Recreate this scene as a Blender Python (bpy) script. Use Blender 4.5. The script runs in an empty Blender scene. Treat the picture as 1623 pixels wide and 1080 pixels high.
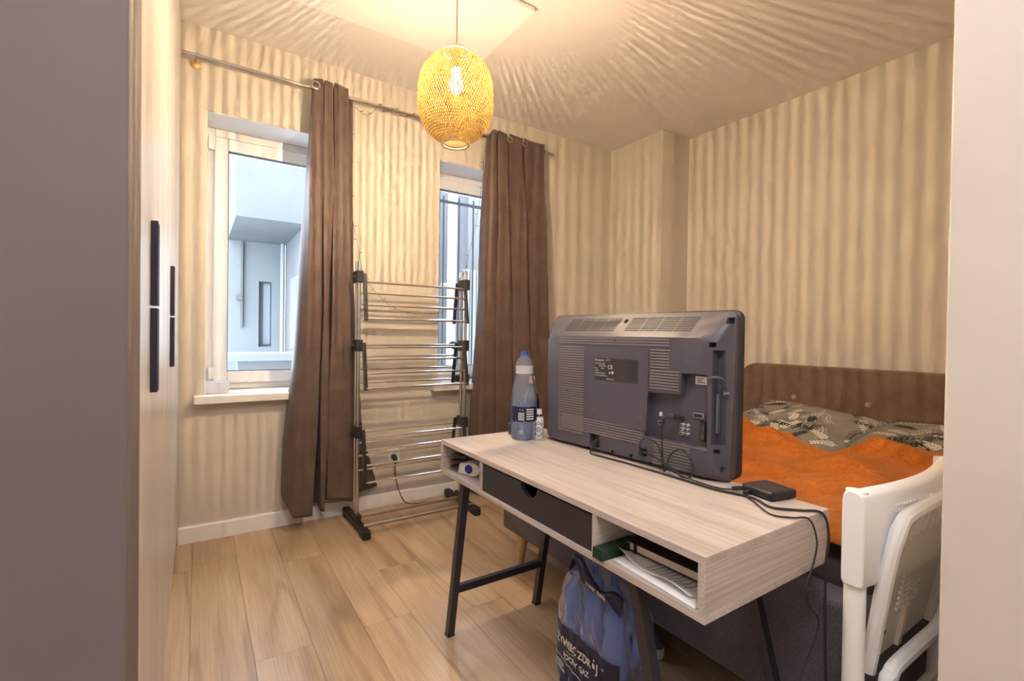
import bpy, bmesh, math, random
from mathutils import Vector, Matrix
SC = bpy.context.scene
COL = SC.collection
rng = random.Random(7)
PI = math.pi

# ------------------------------------------------------------------ camera
H = 2.797                      # ceiling height
yaw, pit, rol, fpx = math.radians(33.3068), math.radians(-.6486), math.radians(.84215), 758.27
fw = Vector((math.sin(yaw)*math.cos(pit), math.cos(yaw)*math.cos(pit), math.sin(pit)))
r0 = Vector((math.cos(yaw), -math.sin(yaw), 0)); u0 = r0.cross(fw)
rr = r0*math.cos(rol) + u0*math.sin(rol); uu = -r0*math.sin(rol) + u0*math.cos(rol)
cd = bpy.data.cameras.new('camera'); cam = bpy.data.objects.new('camera', cd); COL.objects.link(cam)
cam.matrix_world = Matrix(((rr.x, uu.x, -fw.x, 0), (rr.y, uu.y, -fw.y, 0), (rr.z, uu.z, -fw.z, 1.15), (0, 0, 0, 1)))
cd.sensor_fit = 'HORIZONTAL'; cd.sensor_width = 36; cd.lens = 36*fpx/1623; cd.clip_start = .02
SC.camera = cam

# ------------------------------------------------------------------ sky, daylight portals, exposure
W = bpy.data.worlds.new('sky'); SC.world = W; W.use_nodes = True
bg = W.node_tree.nodes['Background']
bg.inputs[0].default_value = (.72, .84, 1, 1); bg.inputs[1].default_value = 8.5
SC.view_settings.view_transform = 'Standard'; SC.view_settings.look = 'None'
SC.cycles.transparent_max_bounces = 32
SC.view_settings.exposure = 1.05; SC.view_settings.gamma = 1; SC.view_settings.use_curve_mapping = False
def portal(name, x, z, w, h):
    l = bpy.data.lights.new(name, 'AREA'); l.shape = 'RECTANGLE'; l.size = w; l.size_y = h
    l.cycles.is_portal = True
    o = bpy.data.objects.new(name, l); COL.objects.link(o); o.location = (x, 3.46, z); o.rotation_euler = (-PI/2, 0, 0)
portal('daylight_portal', .376, 1.58, .70, 1.58)
portal('daylight_portal', 1.755, 1.60, .70, 1.58)
def arealamp(name, loc, rot, w, h, power, colr):
    l = bpy.data.lights.new(name, 'AREA'); l.shape = 'RECTANGLE'; l.size = w; l.size_y = h
    l.energy = power; l.color = colr
    o = bpy.data.objects.new(name, l); COL.objects.link(o); o.location = loc; o.rotation_euler = rot
arealamp('hall_fill_light', (.05, -.20, H-.03), (0, 0, 0), .6, .6, 21, (.94, .93, .99))  # added fill behind the camera to brighten the near side, no real fitting
BULB = 80000.0

# ------------------------------------------------------------------ materials
def mat(name, col=(.5, .5, .5), rough=.5, metal=0, spec=.5, **k):
    m = bpy.data.materials.new(name); m.use_nodes = True
    b = m.node_tree.nodes['Principled BSDF']
    b.inputs['Base Color'].default_value = (*col, 1); b.inputs['Roughness'].default_value = rough
    b.inputs['Metallic'].default_value = metal; b.inputs['Specular IOR Level'].default_value = spec
    for a, v in k.items(): b.inputs[a].default_value = v
    return m
class NT:
    def __init__(s, m): s.m = m; s.t = m.node_tree; s.b = s.t.nodes.get('Principled BSDF')
    def n(s, typ, **k):
        x = s.t.nodes.new(typ)
        for a, v in k.items():
            if a.startswith('i_'):
                a = a[2:].replace('_', ' ')
                x.inputs[int(a) if a.isdigit() else a].default_value = v
            else: setattr(x, a, v)
        return x
    def l(s, a, b): s.t.links.new(a, b)
def objvec(N, scale, rand=True):
    tc = N.n('ShaderNodeTexCoord'); v = tc.outputs['Object']
    if rand:
        oi = N.n('ShaderNodeObjectInfo'); mu = N.n('ShaderNodeMath', operation='MULTIPLY', i_1=41.0)
        N.l(oi.outputs['Random'], mu.inputs[0])
        ad = N.n('ShaderNodeVectorMath', operation='ADD'); N.l(v, ad.inputs[0]); N.l(mu.outputs[0], ad.inputs[1]); v = ad.outputs[0]
    out = []
    for sc in scale:
        mp = N.n('ShaderNodeMapping'); mp.inputs['Scale'].default_value = sc; N.l(v, mp.inputs['Vector']); out.append(mp.outputs[0])
    return out
def ramp(N, fac, stops):
    r = N.n('ShaderNodeValToRGB'); e = r.color_ramp.elements
    while len(e) < len(stops): e.new(.5)
    for q, (p, c) in zip(e, stops): q.position = p; q.color = (*c, 1)
    N.l(fac, r.inputs[0]); return r.outputs[0]
def mix(N, typ, fac, a, b):
    x = N.n('ShaderNodeMix', data_type='RGBA', blend_type=typ)
    if isinstance(fac, (int, float)): x.inputs[0].default_value = fac
    else: N.l(fac, x.inputs[0])
    for i, q in ((6, a), (7, b)):
        if isinstance(q, tuple): x.inputs[i].default_value = (*q, 1)
        else: N.l(q, x.inputs[i])
    return x.outputs[2]
def bump(N, h, strength=.2, dist=.002):
    b = N.n('ShaderNodeBump', i_Strength=strength, i_Distance=dist); N.l(h, b.inputs['Height']); N.l(b.outputs[0], N.b.inputs['Normal'])
def wood(name, dark, mid, light, axis='Y', rough=.4, spec=.5, fine=160, broad=9, rings=1.0, fineamt=.35, vari=.12, ringamt=.55):
    m = mat(name, mid, rough, spec=spec); N = NT(m)
    def sc(ac, al): return {'X': (al, ac, ac), 'Y': (ac, al, ac), 'Z': (ac, ac, al)}[axis]
    v1, v2, v3 = objvec(N, (sc(broad, .8), sc(fine, 4), sc(7*rings, .75*rings)))
    n1 = N.n('ShaderNodeTexNoise', i_Scale=1.0, i_Detail=6.0, i_Distortion=.8); N.l(v1, n1.inputs['Vector'])
    n2 = N.n('ShaderNodeTexNoise', i_Scale=1.0, i_Detail=3.0); N.l(v2, n2.inputs['Vector'])
    n3 = N.n('ShaderNodeTexNoise', i_Scale=.55, i_Detail=1.5, i_Distortion=.3); N.l(v3, n3.inputs['Vector'])
    mu = N.n('ShaderNodeMath', operation='MULTIPLY', i_1=22.0); N.l(n3.outputs[0], mu.inputs[0])
    si = N.n('ShaderNodeMath', operation='SINE'); N.l(mu.outputs[0], si.inputs[0])
    c = ramp(N, n1.outputs[0], [(.3, dark), (.52, mid), (.72, light)])
    r1 = ramp(N, si.outputs[0], [(0, (1, 1, 1)), (.55, (.96, .95, .94)), (1, (.70, .65, .60))])
    c = mix(N, 'MULTIPLY', ringamt, c, r1)
    r2 = ramp(N, n2.outputs[0], [(.35, (.60, .56, .52)), (.6, (1.05, 1.05, 1.05))])
    c = mix(N, 'MULTIPLY', fineamt, c, r2)
    oi = N.n('ShaderNodeObjectInfo')
    mr = N.n('ShaderNodeMapRange', i_3=1-vari, i_4=1+vari*.6); N.l(oi.outputs['Random'], mr.inputs[0])
    hs = N.n('ShaderNodeHueSaturation'); N.l(mr.outputs[0], hs.inputs['Value']); N.l(c, hs.inputs['Color'])
    N.l(hs.outputs[0], N.b.inputs['Base Color'])
    bump(N, n2.outputs[0], .12, .0008)
    return m
def fabric(name, a, b, scale=420, rough=.9, sheen=.2, bumpd=.0015, weave=True):
    m = mat(name, a, rough, spec=.2); N = NT(m)
    v1, v2 = objvec(N, ((scale, scale, scale), (9, 9, 9)), False)
    n1 = N.n('ShaderNodeTexNoise', i_Scale=1.0, i_Detail=2.0); N.l(v1, n1.inputs['Vector'])
    n2 = N.n('ShaderNodeTexNoise', i_Scale=1.0, i_Detail=5.0); N.l(v2, n2.inputs['Vector'])
    c = ramp(N, n1.outputs[0], [(.35, a), (.65, b)])
    r = ramp(N, n2.outputs[0], [(.3, (.72, .72, .72)), (.7, (1.12, 1.12, 1.12))])
    c = mix(N, 'MULTIPLY', .8, c, r); N.l(c, N.b.inputs['Base Color'])
    N.b.inputs['Sheen Weight'].default_value = sheen
    bump(N, n1.outputs[0], .35, bumpd)
    return m
def clear(name, tint=(1, 1, 1), gloss=.12, rough=.05, wrinkle=0, body=None, bodyamt=.0, wscale=30):
    m = bpy.data.materials.new(name); m.use_nodes = True; N = NT(m); t = m.node_tree; t.nodes.clear()
    o = N.n('ShaderNodeOutputMaterial'); tr = N.n('ShaderNodeBsdfTransparent'); tr.inputs[0].default_value = (*tint, 1)
    gl = N.n('ShaderNodeBsdfGlossy', i_Roughness=rough); lw = N.n('ShaderNodeLayerWeight', i_Blend=gloss)
    mx = N.n('ShaderNodeMixShader'); N.l(lw.outputs['Fresnel'], mx.inputs[0])
    base = tr.outputs[0]
    if body:
        d = N.n('ShaderNodeBsdfDiffuse'); d.inputs[0].default_value = (*body, 1)
        m0 = N.n('ShaderNodeMixShader'); m0.inputs[0].default_value = bodyamt; N.l(base, m0.inputs[1]); N.l(d.outputs[0], m0.inputs[2]); base = m0.outputs[0]
    N.l(base, mx.inputs[1]); N.l(gl.outputs[0], mx.inputs[2]); N.l(mx.outputs[0], o.inputs[0])
    if wrinkle:
        v, = objvec(N, ((wscale, wscale, wscale*.5),), False)
        n1 = N.n('ShaderNodeTexNoise', i_Scale=1.0, i_Detail=4.0, i_Distortion=1.5); N.l(v, n1.inputs['Vector'])
        b = N.n('ShaderNodeBump', i_Strength=wrinkle, i_Distance=.02); N.l(n1.outputs[0], b.inputs['Height']); N.l(b.outputs[0], gl.inputs['Normal']); N.l(b.outputs[0], lw.inputs['Normal'])
    return m
def plaster(name, col, sc=60, amt=.06, rough=.75):
    m = mat(name, col, rough, spec=.3); N = NT(m)
    v1, v2 = objvec(N, ((sc, sc, sc), (2.2, 2.2, 2.2)), False)
    n1 = N.n('ShaderNodeTexNoise', i_Scale=1.0, i_Detail=4.0); N.l(v1, n1.inputs['Vector'])
    n2 = N.n('ShaderNodeTexNoise', i_Scale=1.0, i_Detail=4.0); N.l(v2, n2.inputs['Vector'])
    c = ramp(N, n2.outputs[0], [(.3, tuple(x*(1-amt) for x in col)), (.7, tuple(min(1, x*(1+amt)) for x in col))])
    N.l(c, N.b.inputs['Base Color']); bump(N, n1.outputs[0], .12, .002)
    return m
M = {}
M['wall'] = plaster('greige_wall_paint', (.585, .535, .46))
M['wall_shaded'] = plaster('shaded_wall_paint', (.160, .125, .120))  # wall colour darkened: the shade on the left wall end is painted in
M['ceil'] = plaster('white_ceiling_paint', (.76, .705, .675), amt=.03)
M['reveal'] = plaster('white_reveal_paint', (.80, .80, .80), amt=.02)
M['floor'] = wood('oak_laminate', (.42, .285, .165), (.535, .38, .235), (.61, .455, .30), 'Y', .30, .6, rings=1.5, ringamt=.75, broad=7)
M['desk'] = wood('sonoma_oak', (.485, .420, .375), (.54, .472, .425), (.595, .53, .48), 'Y', .42, .45, fine=210, broad=9, fineamt=.5, vari=.05, ringamt=.42)
M['deskx'] = wood('sonoma_oak_cross', (.485, .420, .375), (.545, .478, .43), (.60, .535, .485), 'X', .42, .45, fine=210, broad=9, fineamt=.55, vari=.05, ringamt=.5)
M['wardrobe'] = wood('pale_wardrobe_decor', (.54, .50, .475), (.61, .575, .55), (.66, .63, .61), 'Z', .30, .55, fine=110, broad=6, fineamt=.18, vari=.02)
M['legwood'] = wood('turned_beech', (.55, .33, .15), (.66, .42, .20), (.72, .5, .27), 'Z', .4)
M['white'] = mat('white_lacquer', (.80, .79, .77), .38)
M['pvc'] = mat('white_window_plastic', (.82, .81, .80), .3)
M['black_metal'] = mat('black_powder_coat', (.022, .020, .026), .42)
M['black_front'] = mat('black_drawer_front', (.030, .022, .026), .38)
M['chrome'] = mat('brushed_chrome', (.50, .46, .45), .20, 1)
M['steel'] = mat('steel_tube', (.64, .62, .62), .27, 1)
M['brass'] = mat('brushed_brass', (.75, .55, .33), .3, 1)
M['black_pl'] = mat('black_plastic', (.018, .016, .018), .45)
M['tv'] = mat('tv_back_plastic', (.072, .064, .086), .44, spec=.5)
M['tv_rib'] = mat('tv_rib_plastic', (.19, .165, .17), .42)
M['tv_dark'] = mat('tv_slot_black', (.008, .007, .009), .6)
M['tv_rec'] = mat('tv_recess_plastic', (.034, .030, .044), .45)
M['handle'] = mat('dark_bar_handle', (.020, .018, .040), .3)
M['curtain'] = fabric('taupe_satin_curtain', (.108, .072, .060), (.130, .088, .073), 300, .55, .1, .0006)
M['bed'] = fabric('charcoal_upholstery', (.075, .069, .086), (.165, .153, .178), 380, .95, .1, .002)
M['head'] = fabric('lamp_warmed_upholstery', (.155, .098, .066), (.215, .142, .10), 380, .95, .15, .002)  # same fabric as the bed base, with warm lamplight put into the colour
M['blanket'] = fabric('orange_plush', (.43, .118, .013), (.53, .16, .021), 90, .85, .06, .002)
M['pillow'] = fabric('grey_cotton', (.25, .235, .20), (.285, .265, .23), 600, .9, .05, .0004)
M['mattress'] = fabric('dark_mattress_ticking', (.055, .035, .030), (.075, .05, .045), 300)
M['print_w'] = mat('white_print', (.72, .68, .60), .8)
M['print_b'] = mat('black_print', (.025, .018, .02), .8)
M['glass'] = clear('window_glass', (.97, .985, 1), .06, .01)
M['pet'] = clear('clear_bottle_plastic', (.97, .985, 1), .16, .06, 0, (.72, .80, .92), .16)
M['water'] = clear('bottled_water', (.86, .92, 1), .06, .02, 0, (.30, .38, .80), .14)
M['petb'] = clear('blue_bottle_plastic', (.84, .92, 1), .18, .12, 0, (.13, .30, 1), .44)
M['film'] = clear('crinkled_shrink_film', (.95, .97, 1), .09, .18, .5, (.62, .72, 1), .22, 30)
M['bluecap'] = mat('blue_cap_plastic', (.015, .04, .32), .35)
M['navy'] = mat('navy_print', (.010, .012, .055), .4)
M['paperwhite'] = mat('white_paper', (.80, .78, .76), .8)
M['cream'] = mat('cream_pages', (.78, .68, .56), .8)
M['amber'] = mat('dark_brown_glass', (.030, .014, .008), .12)
M['orange_cap'] = mat('copper_cap', (.62, .28, .12), .35)
M['green'] = mat('dark_green_card', (.006, .032, .012), .4)
M['led'] = mat('clear_led_tip', (.35, .30, .22), .3)
M['wire'] = mat('dark_wire', (.05, .035, .025), .5)
M['whitepl'] = mat('white_resin', (.78, .77, .76), .42)
M['greytext'] = mat('grey_print', (.25, .25, .27), .7)
M['traypl'] = clear('frosted_tray_plastic', (.95, .96, .98), .2, .2, 0, (.85, .87, .92), .72)
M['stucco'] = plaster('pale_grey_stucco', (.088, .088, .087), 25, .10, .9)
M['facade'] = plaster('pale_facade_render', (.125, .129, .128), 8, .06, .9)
M['ext_dark'] = mat('dark_pane', (.16, .18, .20), .2)
M['galv'] = mat('galvanised_bar', (.16, .165, .18), .55)
M['bar'] = mat('dull_steel_bar', (.030, .031, .036), .7)
M['pipe'] = mat('weathered_white_pipe', (.30, .30, .30), .5)
m = bpy.data.materials.new('woven_bamboo'); m.use_nodes = True; N = NT(m); m.node_tree.nodes.clear(); M['bamboo'] = m
o_ = N.n('ShaderNodeOutputMaterial'); d_ = N.n('ShaderNodeBsdfDiffuse'); t_ = N.n('ShaderNodeBsdfTranslucent'); x_ = N.n('ShaderNodeAddShader')
d_.inputs[0].default_value = (.022, .0125, .0032, 1); t_.inputs[0].default_value = (.0060, .0033, .0008, 1)
N.l(d_.outputs[0], x_.inputs[0]); N.l(t_.outputs[0], x_.inputs[1]); N.l(x_.outputs[0], o_.inputs[0])
def emis(name, col, s):
    m = bpy.data.materials.new(name); m.use_nodes = True; N = NT(m); m.node_tree.nodes.clear()
    o = N.n('ShaderNodeOutputMaterial'); e = N.n('ShaderNodeEmission', i_Strength=s); e.inputs[0].default_value = (*col, 1)
    N.l(e.outputs[0], o.inputs[0]); return m
M['filament'] = emis('glowing_filament', (1, .76, .48), BULB)
m = emis('glowing_bulb_glass', (1, .80, .52), 3.0); N = NT(m); M['bulb'] = m
M['rattan'] = mat('pale_rattan_ring', (.72, .48, .28), .6)
a_ = N.n('ShaderNodeAddShader'); tr_ = N.n('ShaderNodeBsdfTransparent')
em_ = [n for n in m.node_tree.nodes if n.type == 'EMISSION'][0]; ou_ = [n for n in m.node_tree.nodes if n.type == 'OUTPUT_MATERIAL'][0]
N.l(em_.outputs[0], a_.inputs[0]); N.l(tr_.outputs[0], a_.inputs[1]); N.l(a_.outputs[0], ou_.inputs[0])

# ------------------------------------------------------------------ geometry helpers
class MB:
    def __init__(s): s.v = []; s.f = []
    def add(s, vs, fs):
        k = len(s.v); s.v += [Vector(v) for v in vs]; s.f += [tuple(i+k for i in f) for f in fs]; return s
    def box(s, a, b, mtx=None):
        x0, y0, z0 = a; x1, y1, z1 = b
        vs = [Vector(p) for p in ((x0, y0, z0), (x1, y0, z0), (x1, y1, z0), (x0, y1, z0), (x0, y0, z1), (x1, y0, z1), (x1, y1, z1), (x0, y1, z1))]
        if mtx: vs = [mtx @ v for v in vs]
        return s.add(vs, ((3, 2, 1, 0), (4, 5, 6, 7), (0, 1, 5, 4), (1, 2, 6, 5), (2, 3, 7, 6), (3, 0, 4, 7)))
    def tube(s, pts, r, n=8, caps=True, flat=None):
        pts = [Vector(p) for p in pts]; rings = []; prev = None
        for i, p in enumerate(pts):
            d = (pts[min(i+1, len(pts)-1)] - pts[max(i-1, 0)]).normalized()
            if prev is None:
                up = Vector((0, 0, 1)) if abs(d.z) < .9 else Vector((1, 0, 0)); a = d.cross(up).normalized()
            else: a = (prev - d*prev.dot(d)).normalized()
            prev = a; b = d.cross(a); ri = r[i] if isinstance(r, (list, tuple)) else r
            rings.append([p + (a*math.cos(2*PI*k/n) + b*math.sin(2*PI*k/n)*(flat or 1))*ri for k in range(n)])
        vs = [v for q in rings for v in q]; fs = []
        for i in range(len(rings)-1):
            for k in range(n): fs.append((i*n+k, i*n+(k+1) % n, (i+1)*n+(k+1) % n, (i+1)*n+k))
        if caps: fs += [tuple(range(n))[::-1], tuple((len(rings)-1)*n+k for k in range(n))]
        return s.add(vs, fs)
    def bar(s, a, b, w, h, up=(0, 0, 1)):           # square bar between two points
        a = Vector(a); b = Vector(b); d = (b-a).normalized(); u = Vector(up); x = d.cross(u)
        if x.length < 1e-4: x = d.cross(Vector((0, 1, 0)))
        x.normalize(); y = x.cross(d)
        vs = [p + x*sx*w/2 + y*sy*h/2 for p in (a, b) for sx, sy in ((-1, -1), (1, -1), (1, 1), (-1, 1))]
        return s.add(vs, ((3, 2, 1, 0), (4, 5, 6, 7), (0, 1, 5, 4), (1, 2, 6, 5), (2, 3, 7, 6), (3, 0, 4, 7)))
    def lathe(s, prof, n=24, c=(0, 0, 0)):
        c = Vector(c); vs = []; fs = []; m = len(prof)
        for (r, z) in prof:
            for k in range(n): vs.append(c + Vector((max(r, 1e-5)*math.cos(2*PI*k/n), max(r, 1e-5)*math.sin(2*PI*k/n), z)))
        for i in range(m-1):
            for k in range(n): fs.append((i*n+k, i*n+(k+1) % n, (i+1)*n+(k+1) % n, (i+1)*n+k))
        return s.add(vs, fs)
    def grid(s, fn, nu, nv, closed_u=False):
        vs = [fn(i/(nu if closed_u else nu-1), j/(nv-1)) for j in range(nv) for i in range(nu)]
        fs = [(j*nu+i, j*nu+(i+1) % nu, (j+1)*nu+(i+1) % nu, (j+1)*nu+i) for j in range(nv-1) for i in range(nu if closed_u else nu-1)]
        return s.add(vs, fs)
    def prism(s, poly, axis, a, b):                 # polygon in the two other axes, extruded a..b
        n = len(poly)
        def P(p, t): return {'X': (t, p[0], p[1]), 'Y': (p[0], t, p[1]), 'Z': (p[0], p[1], t)}[axis]
        vs = [P(p, a) for p in poly] + [P(p, b) for p in poly]
        fs = [tuple(range(n))[::-1], tuple(range(n, 2*n))] + [(i, (i+1) % n, n+(i+1) % n, n+i) for i in range(n)]
        return s.add(vs, fs)
    def torus(s, c, R, r, axis='Z', n=24, k=8):
        c = Vector(c)
        def P(a, b):
            x, y, z = (R+r*math.cos(b))*math.cos(a), (R+r*math.cos(b))*math.sin(a), r*math.sin(b)
            return c + Vector({'Z': (x, y, z), 'X': (z, x, y), 'Y': (x, z, y)}[axis])
        vs = [P(2*PI*i/n, 2*PI*j/k) for i in range(n) for j in range(k)]
        fs = [(i*k+j, ((i+1) % n)*k+j, ((i+1) % n)*k+(j+1) % k, i*k+(j+1) % k) for i in range(n) for j in range(k)]
        return s.add(vs, fs)
def finish(me, smooth, angle=35):
    bm = bmesh.new(); bm.from_mesh(me); bmesh.ops.recalc_face_normals(bm, faces=bm.faces)
    if smooth:
        lim = math.radians(angle)
        for f in bm.faces: f.smooth = True
        for e in bm.edges: e.smooth = not (len(e.link_faces) == 2 and e.calc_face_angle(0) > lim)
    bm.to_mesh(me); bm.free()
def build(name, mb, m, root=None, smooth=False, bevel=0, world=True, seg=2, solid=0, angle=35):
    """one mesh object; with world=True the points are world points and are moved into the root's frame (roots are unrotated then)"""
    off = root_pos(root) if (root is not None and world) else Vector((0, 0, 0))
    me = bpy.data.meshes.new(name); me.from_pydata([tuple(v-off) for v in mb.v], [], mb.f); me.validate()
    finish(me, smooth, angle); me.materials.append(m if not isinstance(m, str) else M[m])
    o = bpy.data.objects.new(name, me); COL.objects.link(o)
    if root is not None: o.parent = root
    if solid: md = o.modifiers.new('thickness', 'SOLIDIFY'); md.thickness = solid; md.offset = 0
    if bevel:
        md = o.modifiers.new('edge', 'BEVEL'); md.width = bevel; md.segments = seg; md.limit_method = 'ANGLE'; md.angle_limit = math.radians(40)
    return o
def root_pos(o):
    p = Vector(o.location)
    while o.parent: o = o.parent; p = p + Vector(o.location)
    return p
def thing(name, label, cat, loc=(0, 0, 0), rz=0, group=None):
    o = bpy.data.objects.new(name, None); COL.objects.link(o); o.location = loc; o.rotation_euler = (0, 0, rz); o.empty_display_size = .05
    o['label'] = label; o['category'] = cat
    if group: o['group'] = group
    return o
def tag(o, label, cat, group=None):
    o['label'] = label; o['category'] = cat
    if group: o['group'] = group
    return o
def struct(o): o['kind'] = 'structure'; return o
def stuff(o): o['kind'] = 'stuff'; return o
def sempty(name, loc=(0, 0, 0)):
    o = bpy.data.objects.new(name, None); COL.objects.link(o); o.location = loc; o['kind'] = 'structure'; o.empty_display_size = .05; return o
def one(name, mb, m, label, cat, base, group=None, **k):   # a thing that is one mesh, origin at its base
    off = Vector(base); mb.v = [v-off for v in mb.v]
    o = build(name, mb, m, None, **k); o.location = base; return tag(o, label, cat, group)
def smoothpath(pts, n=6):
    pts = [Vector(p) for p in pts]; out = []
    for i in range(len(pts)-1):
        p0 = pts[max(i-1, 0)]; p1 = pts[i]; p2 = pts[i+1]; p3 = pts[min(i+2, len(pts)-1)]
        for k in range(n):
            t = k/n; out.append(.5*((2*p1) + (p2-p0)*t + (2*p0-5*p1+4*p2-p3)*t*t + (3*p1-p0-3*p2+p3)*t**3))
    return out + [pts[-1]]
def lerp(t, tab):
    for (a, va), (b, vb) in zip(tab, tab[1:]):
        if t <= b: return va + (vb-va)*(t-a)/(b-a)
    return tab[-1][1]
def text_mesh(body, size, align='LEFT', bold=0.0, xs=1.0):
    c = bpy.data.curves.new('lettering', 'FONT'); c.body = body; c.size = size; c.align_x = align; c.resolution_u = 3; c.offset = bold
    o = bpy.data.objects.new('lettering', c); COL.objects.link(o)
    dg = bpy.context.evaluated_depsgraph_get(); me = bpy.data.meshes.new_from_object(o.evaluated_get(dg))
    vs = [Vector((v.co.x*xs, v.co.y, 0)) for v in me.vertices]; fs = [tuple(p.vertices) for p in me.polygons]
    bpy.data.objects.remove(o); bpy.data.curves.remove(c); bpy.data.meshes.remove(me)
    return vs, fs
def cut(o, boxes):                                     # carve boxes (MB) out of a mesh
    for mb in boxes:
        me = bpy.data.meshes.new('cutter'); me.from_pydata([tuple(v) for v in mb.v], [], mb.f); finish(me, False)
        c = bpy.data.objects.new('cutter', me); COL.objects.link(c); c.matrix_world = Matrix.Identity(4)
        par = o.parent; o.parent = None
        md = o.modifiers.new('cut', 'BOOLEAN'); md.operation = 'DIFFERENCE'; md.object = c; md.solver = 'EXACT'
        dg = bpy.context.evaluated_depsgraph_get(); new = bpy.data.meshes.new_from_object(o.evaluated_get(dg))
        o.modifiers.remove(md); old = o.data; o.data = new; bpy.data.meshes.remove(old)
        bpy.data.objects.remove(c); o.parent = par

# ------------------------------------------------------------------ the room
YW, XC, XR, YCH = 3.11, 3.07, 3.40, 2.537       # window wall, chimney face, right wall, chimney front
XL, YB, XS, YS = -.75, -1.7, .95, .246          # wardrobe niche, hall end, near wall edge
# floor: planks run away from the camera along the bed wall
fl = sempty('floor')
build('underlay', MB().box((XL-.2, YB-.1, -.06), (XR+.3, YW+.05, -.012)), 'mattress', fl)
PW, PL = .1895, 1.285
planks = {}
def plank(w, l):
    key = (round(w, 3), round(l, 3))
    if key not in planks:
        mb = MB().box((-w/2+.0004, -l/2+.0004, -.012), (w/2-.0004, l/2-.0004, 0))
        o = build('floor_plank', mb, 'floor', fl, bevel=.0006, seg=1); planks[key] = o; return o
    o = planks[key].copy(); COL.objects.link(o); return o
offs = {0: .575, 1: 1.21, 2: .58, 3: 1.06, 4: .30, 5: .85, 6: .1, 7: .5}
for i in range(-5, 18):
    x0 = -.0175 + i*PW; x1 = x0+PW
    if x1 > XR + .02: x1 = XR+.02
    y = 1.855 + {1: 0, 2: -.55, 3: .0, 4: .42, 5: -.1, 0: -.35, 6: .3, 7: -.4}.get(i % 8, 0) - 4*PL
    while y < YW:
        a, b = max(y, YB), min(y+PL, YW-.003)
        if b-a > .03 and x1-x0 > .02:
            o = plank(x1-x0, b-a); o.location = ((x0+x1)/2, (a+b)/2, 0)
        y += PL
struct(build('ceiling', MB().box((XL-.2, YB-.1, H), (XR+.3, YW+.4, H+.1)), 'ceil'))
# window wall with two openings
W1 = (.034, .72, .80, 2.352); W2 = (1.413, 2.10, .80, 2.376)
mb = MB(); T = 3.42
mb.box((XL-.2, YW, 0), (W1[0], T, H)); mb.box((W1[1], YW, 0), (W2[0], T, H)); mb.box((W2[1], YW, 0), (XR+.3, T, H))
for w in (W1, W2): mb.box((w[0], YW, 0), (w[1], T, w[2])); mb.box((w[0], YW, w[3]), (w[1], T, H))
wb = struct(build('wall_back', mb, 'wall'))
for w in (W1, W2):
    mb = MB(); t = .004
    mb.box((w[0], YW+.006, w[3]-t), (w[1], 3.35, w[3])); mb.box((w[0], YW+.006, w[2]), (w[0]+t, 3.35, w[3]-t)); mb.box((w[1]-t, YW+.006, w[2]), (w[1], 3.35, w[3]-t))
    build('window_reveal', mb, 'reveal', wb)
struct(build('wall_right', MB().box((XR, YS-.2, 0), (XR+.12, YW, H)), 'wall'))
struct(build('wall_chimney', MB().box((XC, YCH, 0), (XR, YW, H)), 'wall', bevel=.004))
mb = MB().box((XS, YB, 0), (XS+.12, YS, H)); mb.box((XS+.12, YS-.12, 0), (XR, YS, H)); struct(build('wall_front', mb, 'wall', bevel=.003))
mb = MB().box((-1.0, .75, 0), (-.071, .895, H)); struct(build('wall_left', mb, 'wall_shaded', bevel=.004))
struct(build('wall_niche', MB().box((XL-.12, .895, 0), (XL, YW, H)), 'wall'))
struct(build('wall_hall', MB().box((-1.12, YB-.12, 0), (-1.0, .895, H)).box((-1.0, YB-.12, 0), (XS+.12, YB, H)), 'wall'))
# skirting boards (the window wall's is in two lengths with a visible butt joint)
def skirt(name, x0, x1, th=.014, h=.088):
    return struct(build(name, MB().prism([(YW, 0), (YW-th, 0), (YW-th, h-.008), (YW-th+.005, h), (YW, h)], 'X', x0, x1), 'white'))
skirt('baseboard_back', -.083, 1.240, .017, .090); skirt('baseboard_back', 1.243, XC, .012, .086)
struct(build('baseboard_chimney', MB().box((XC-.014, YCH-.014, 0), (XC, YW-.016, .088)).box((XC-.014, YCH-.014, 0), (XR, YCH, .088)), 'white', bevel=.003))
struct(build('baseboard_right', MB().box((XR-.014, YS, 0), (XR, YCH-.014, .088)), 'white', bevel=.003))

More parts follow.
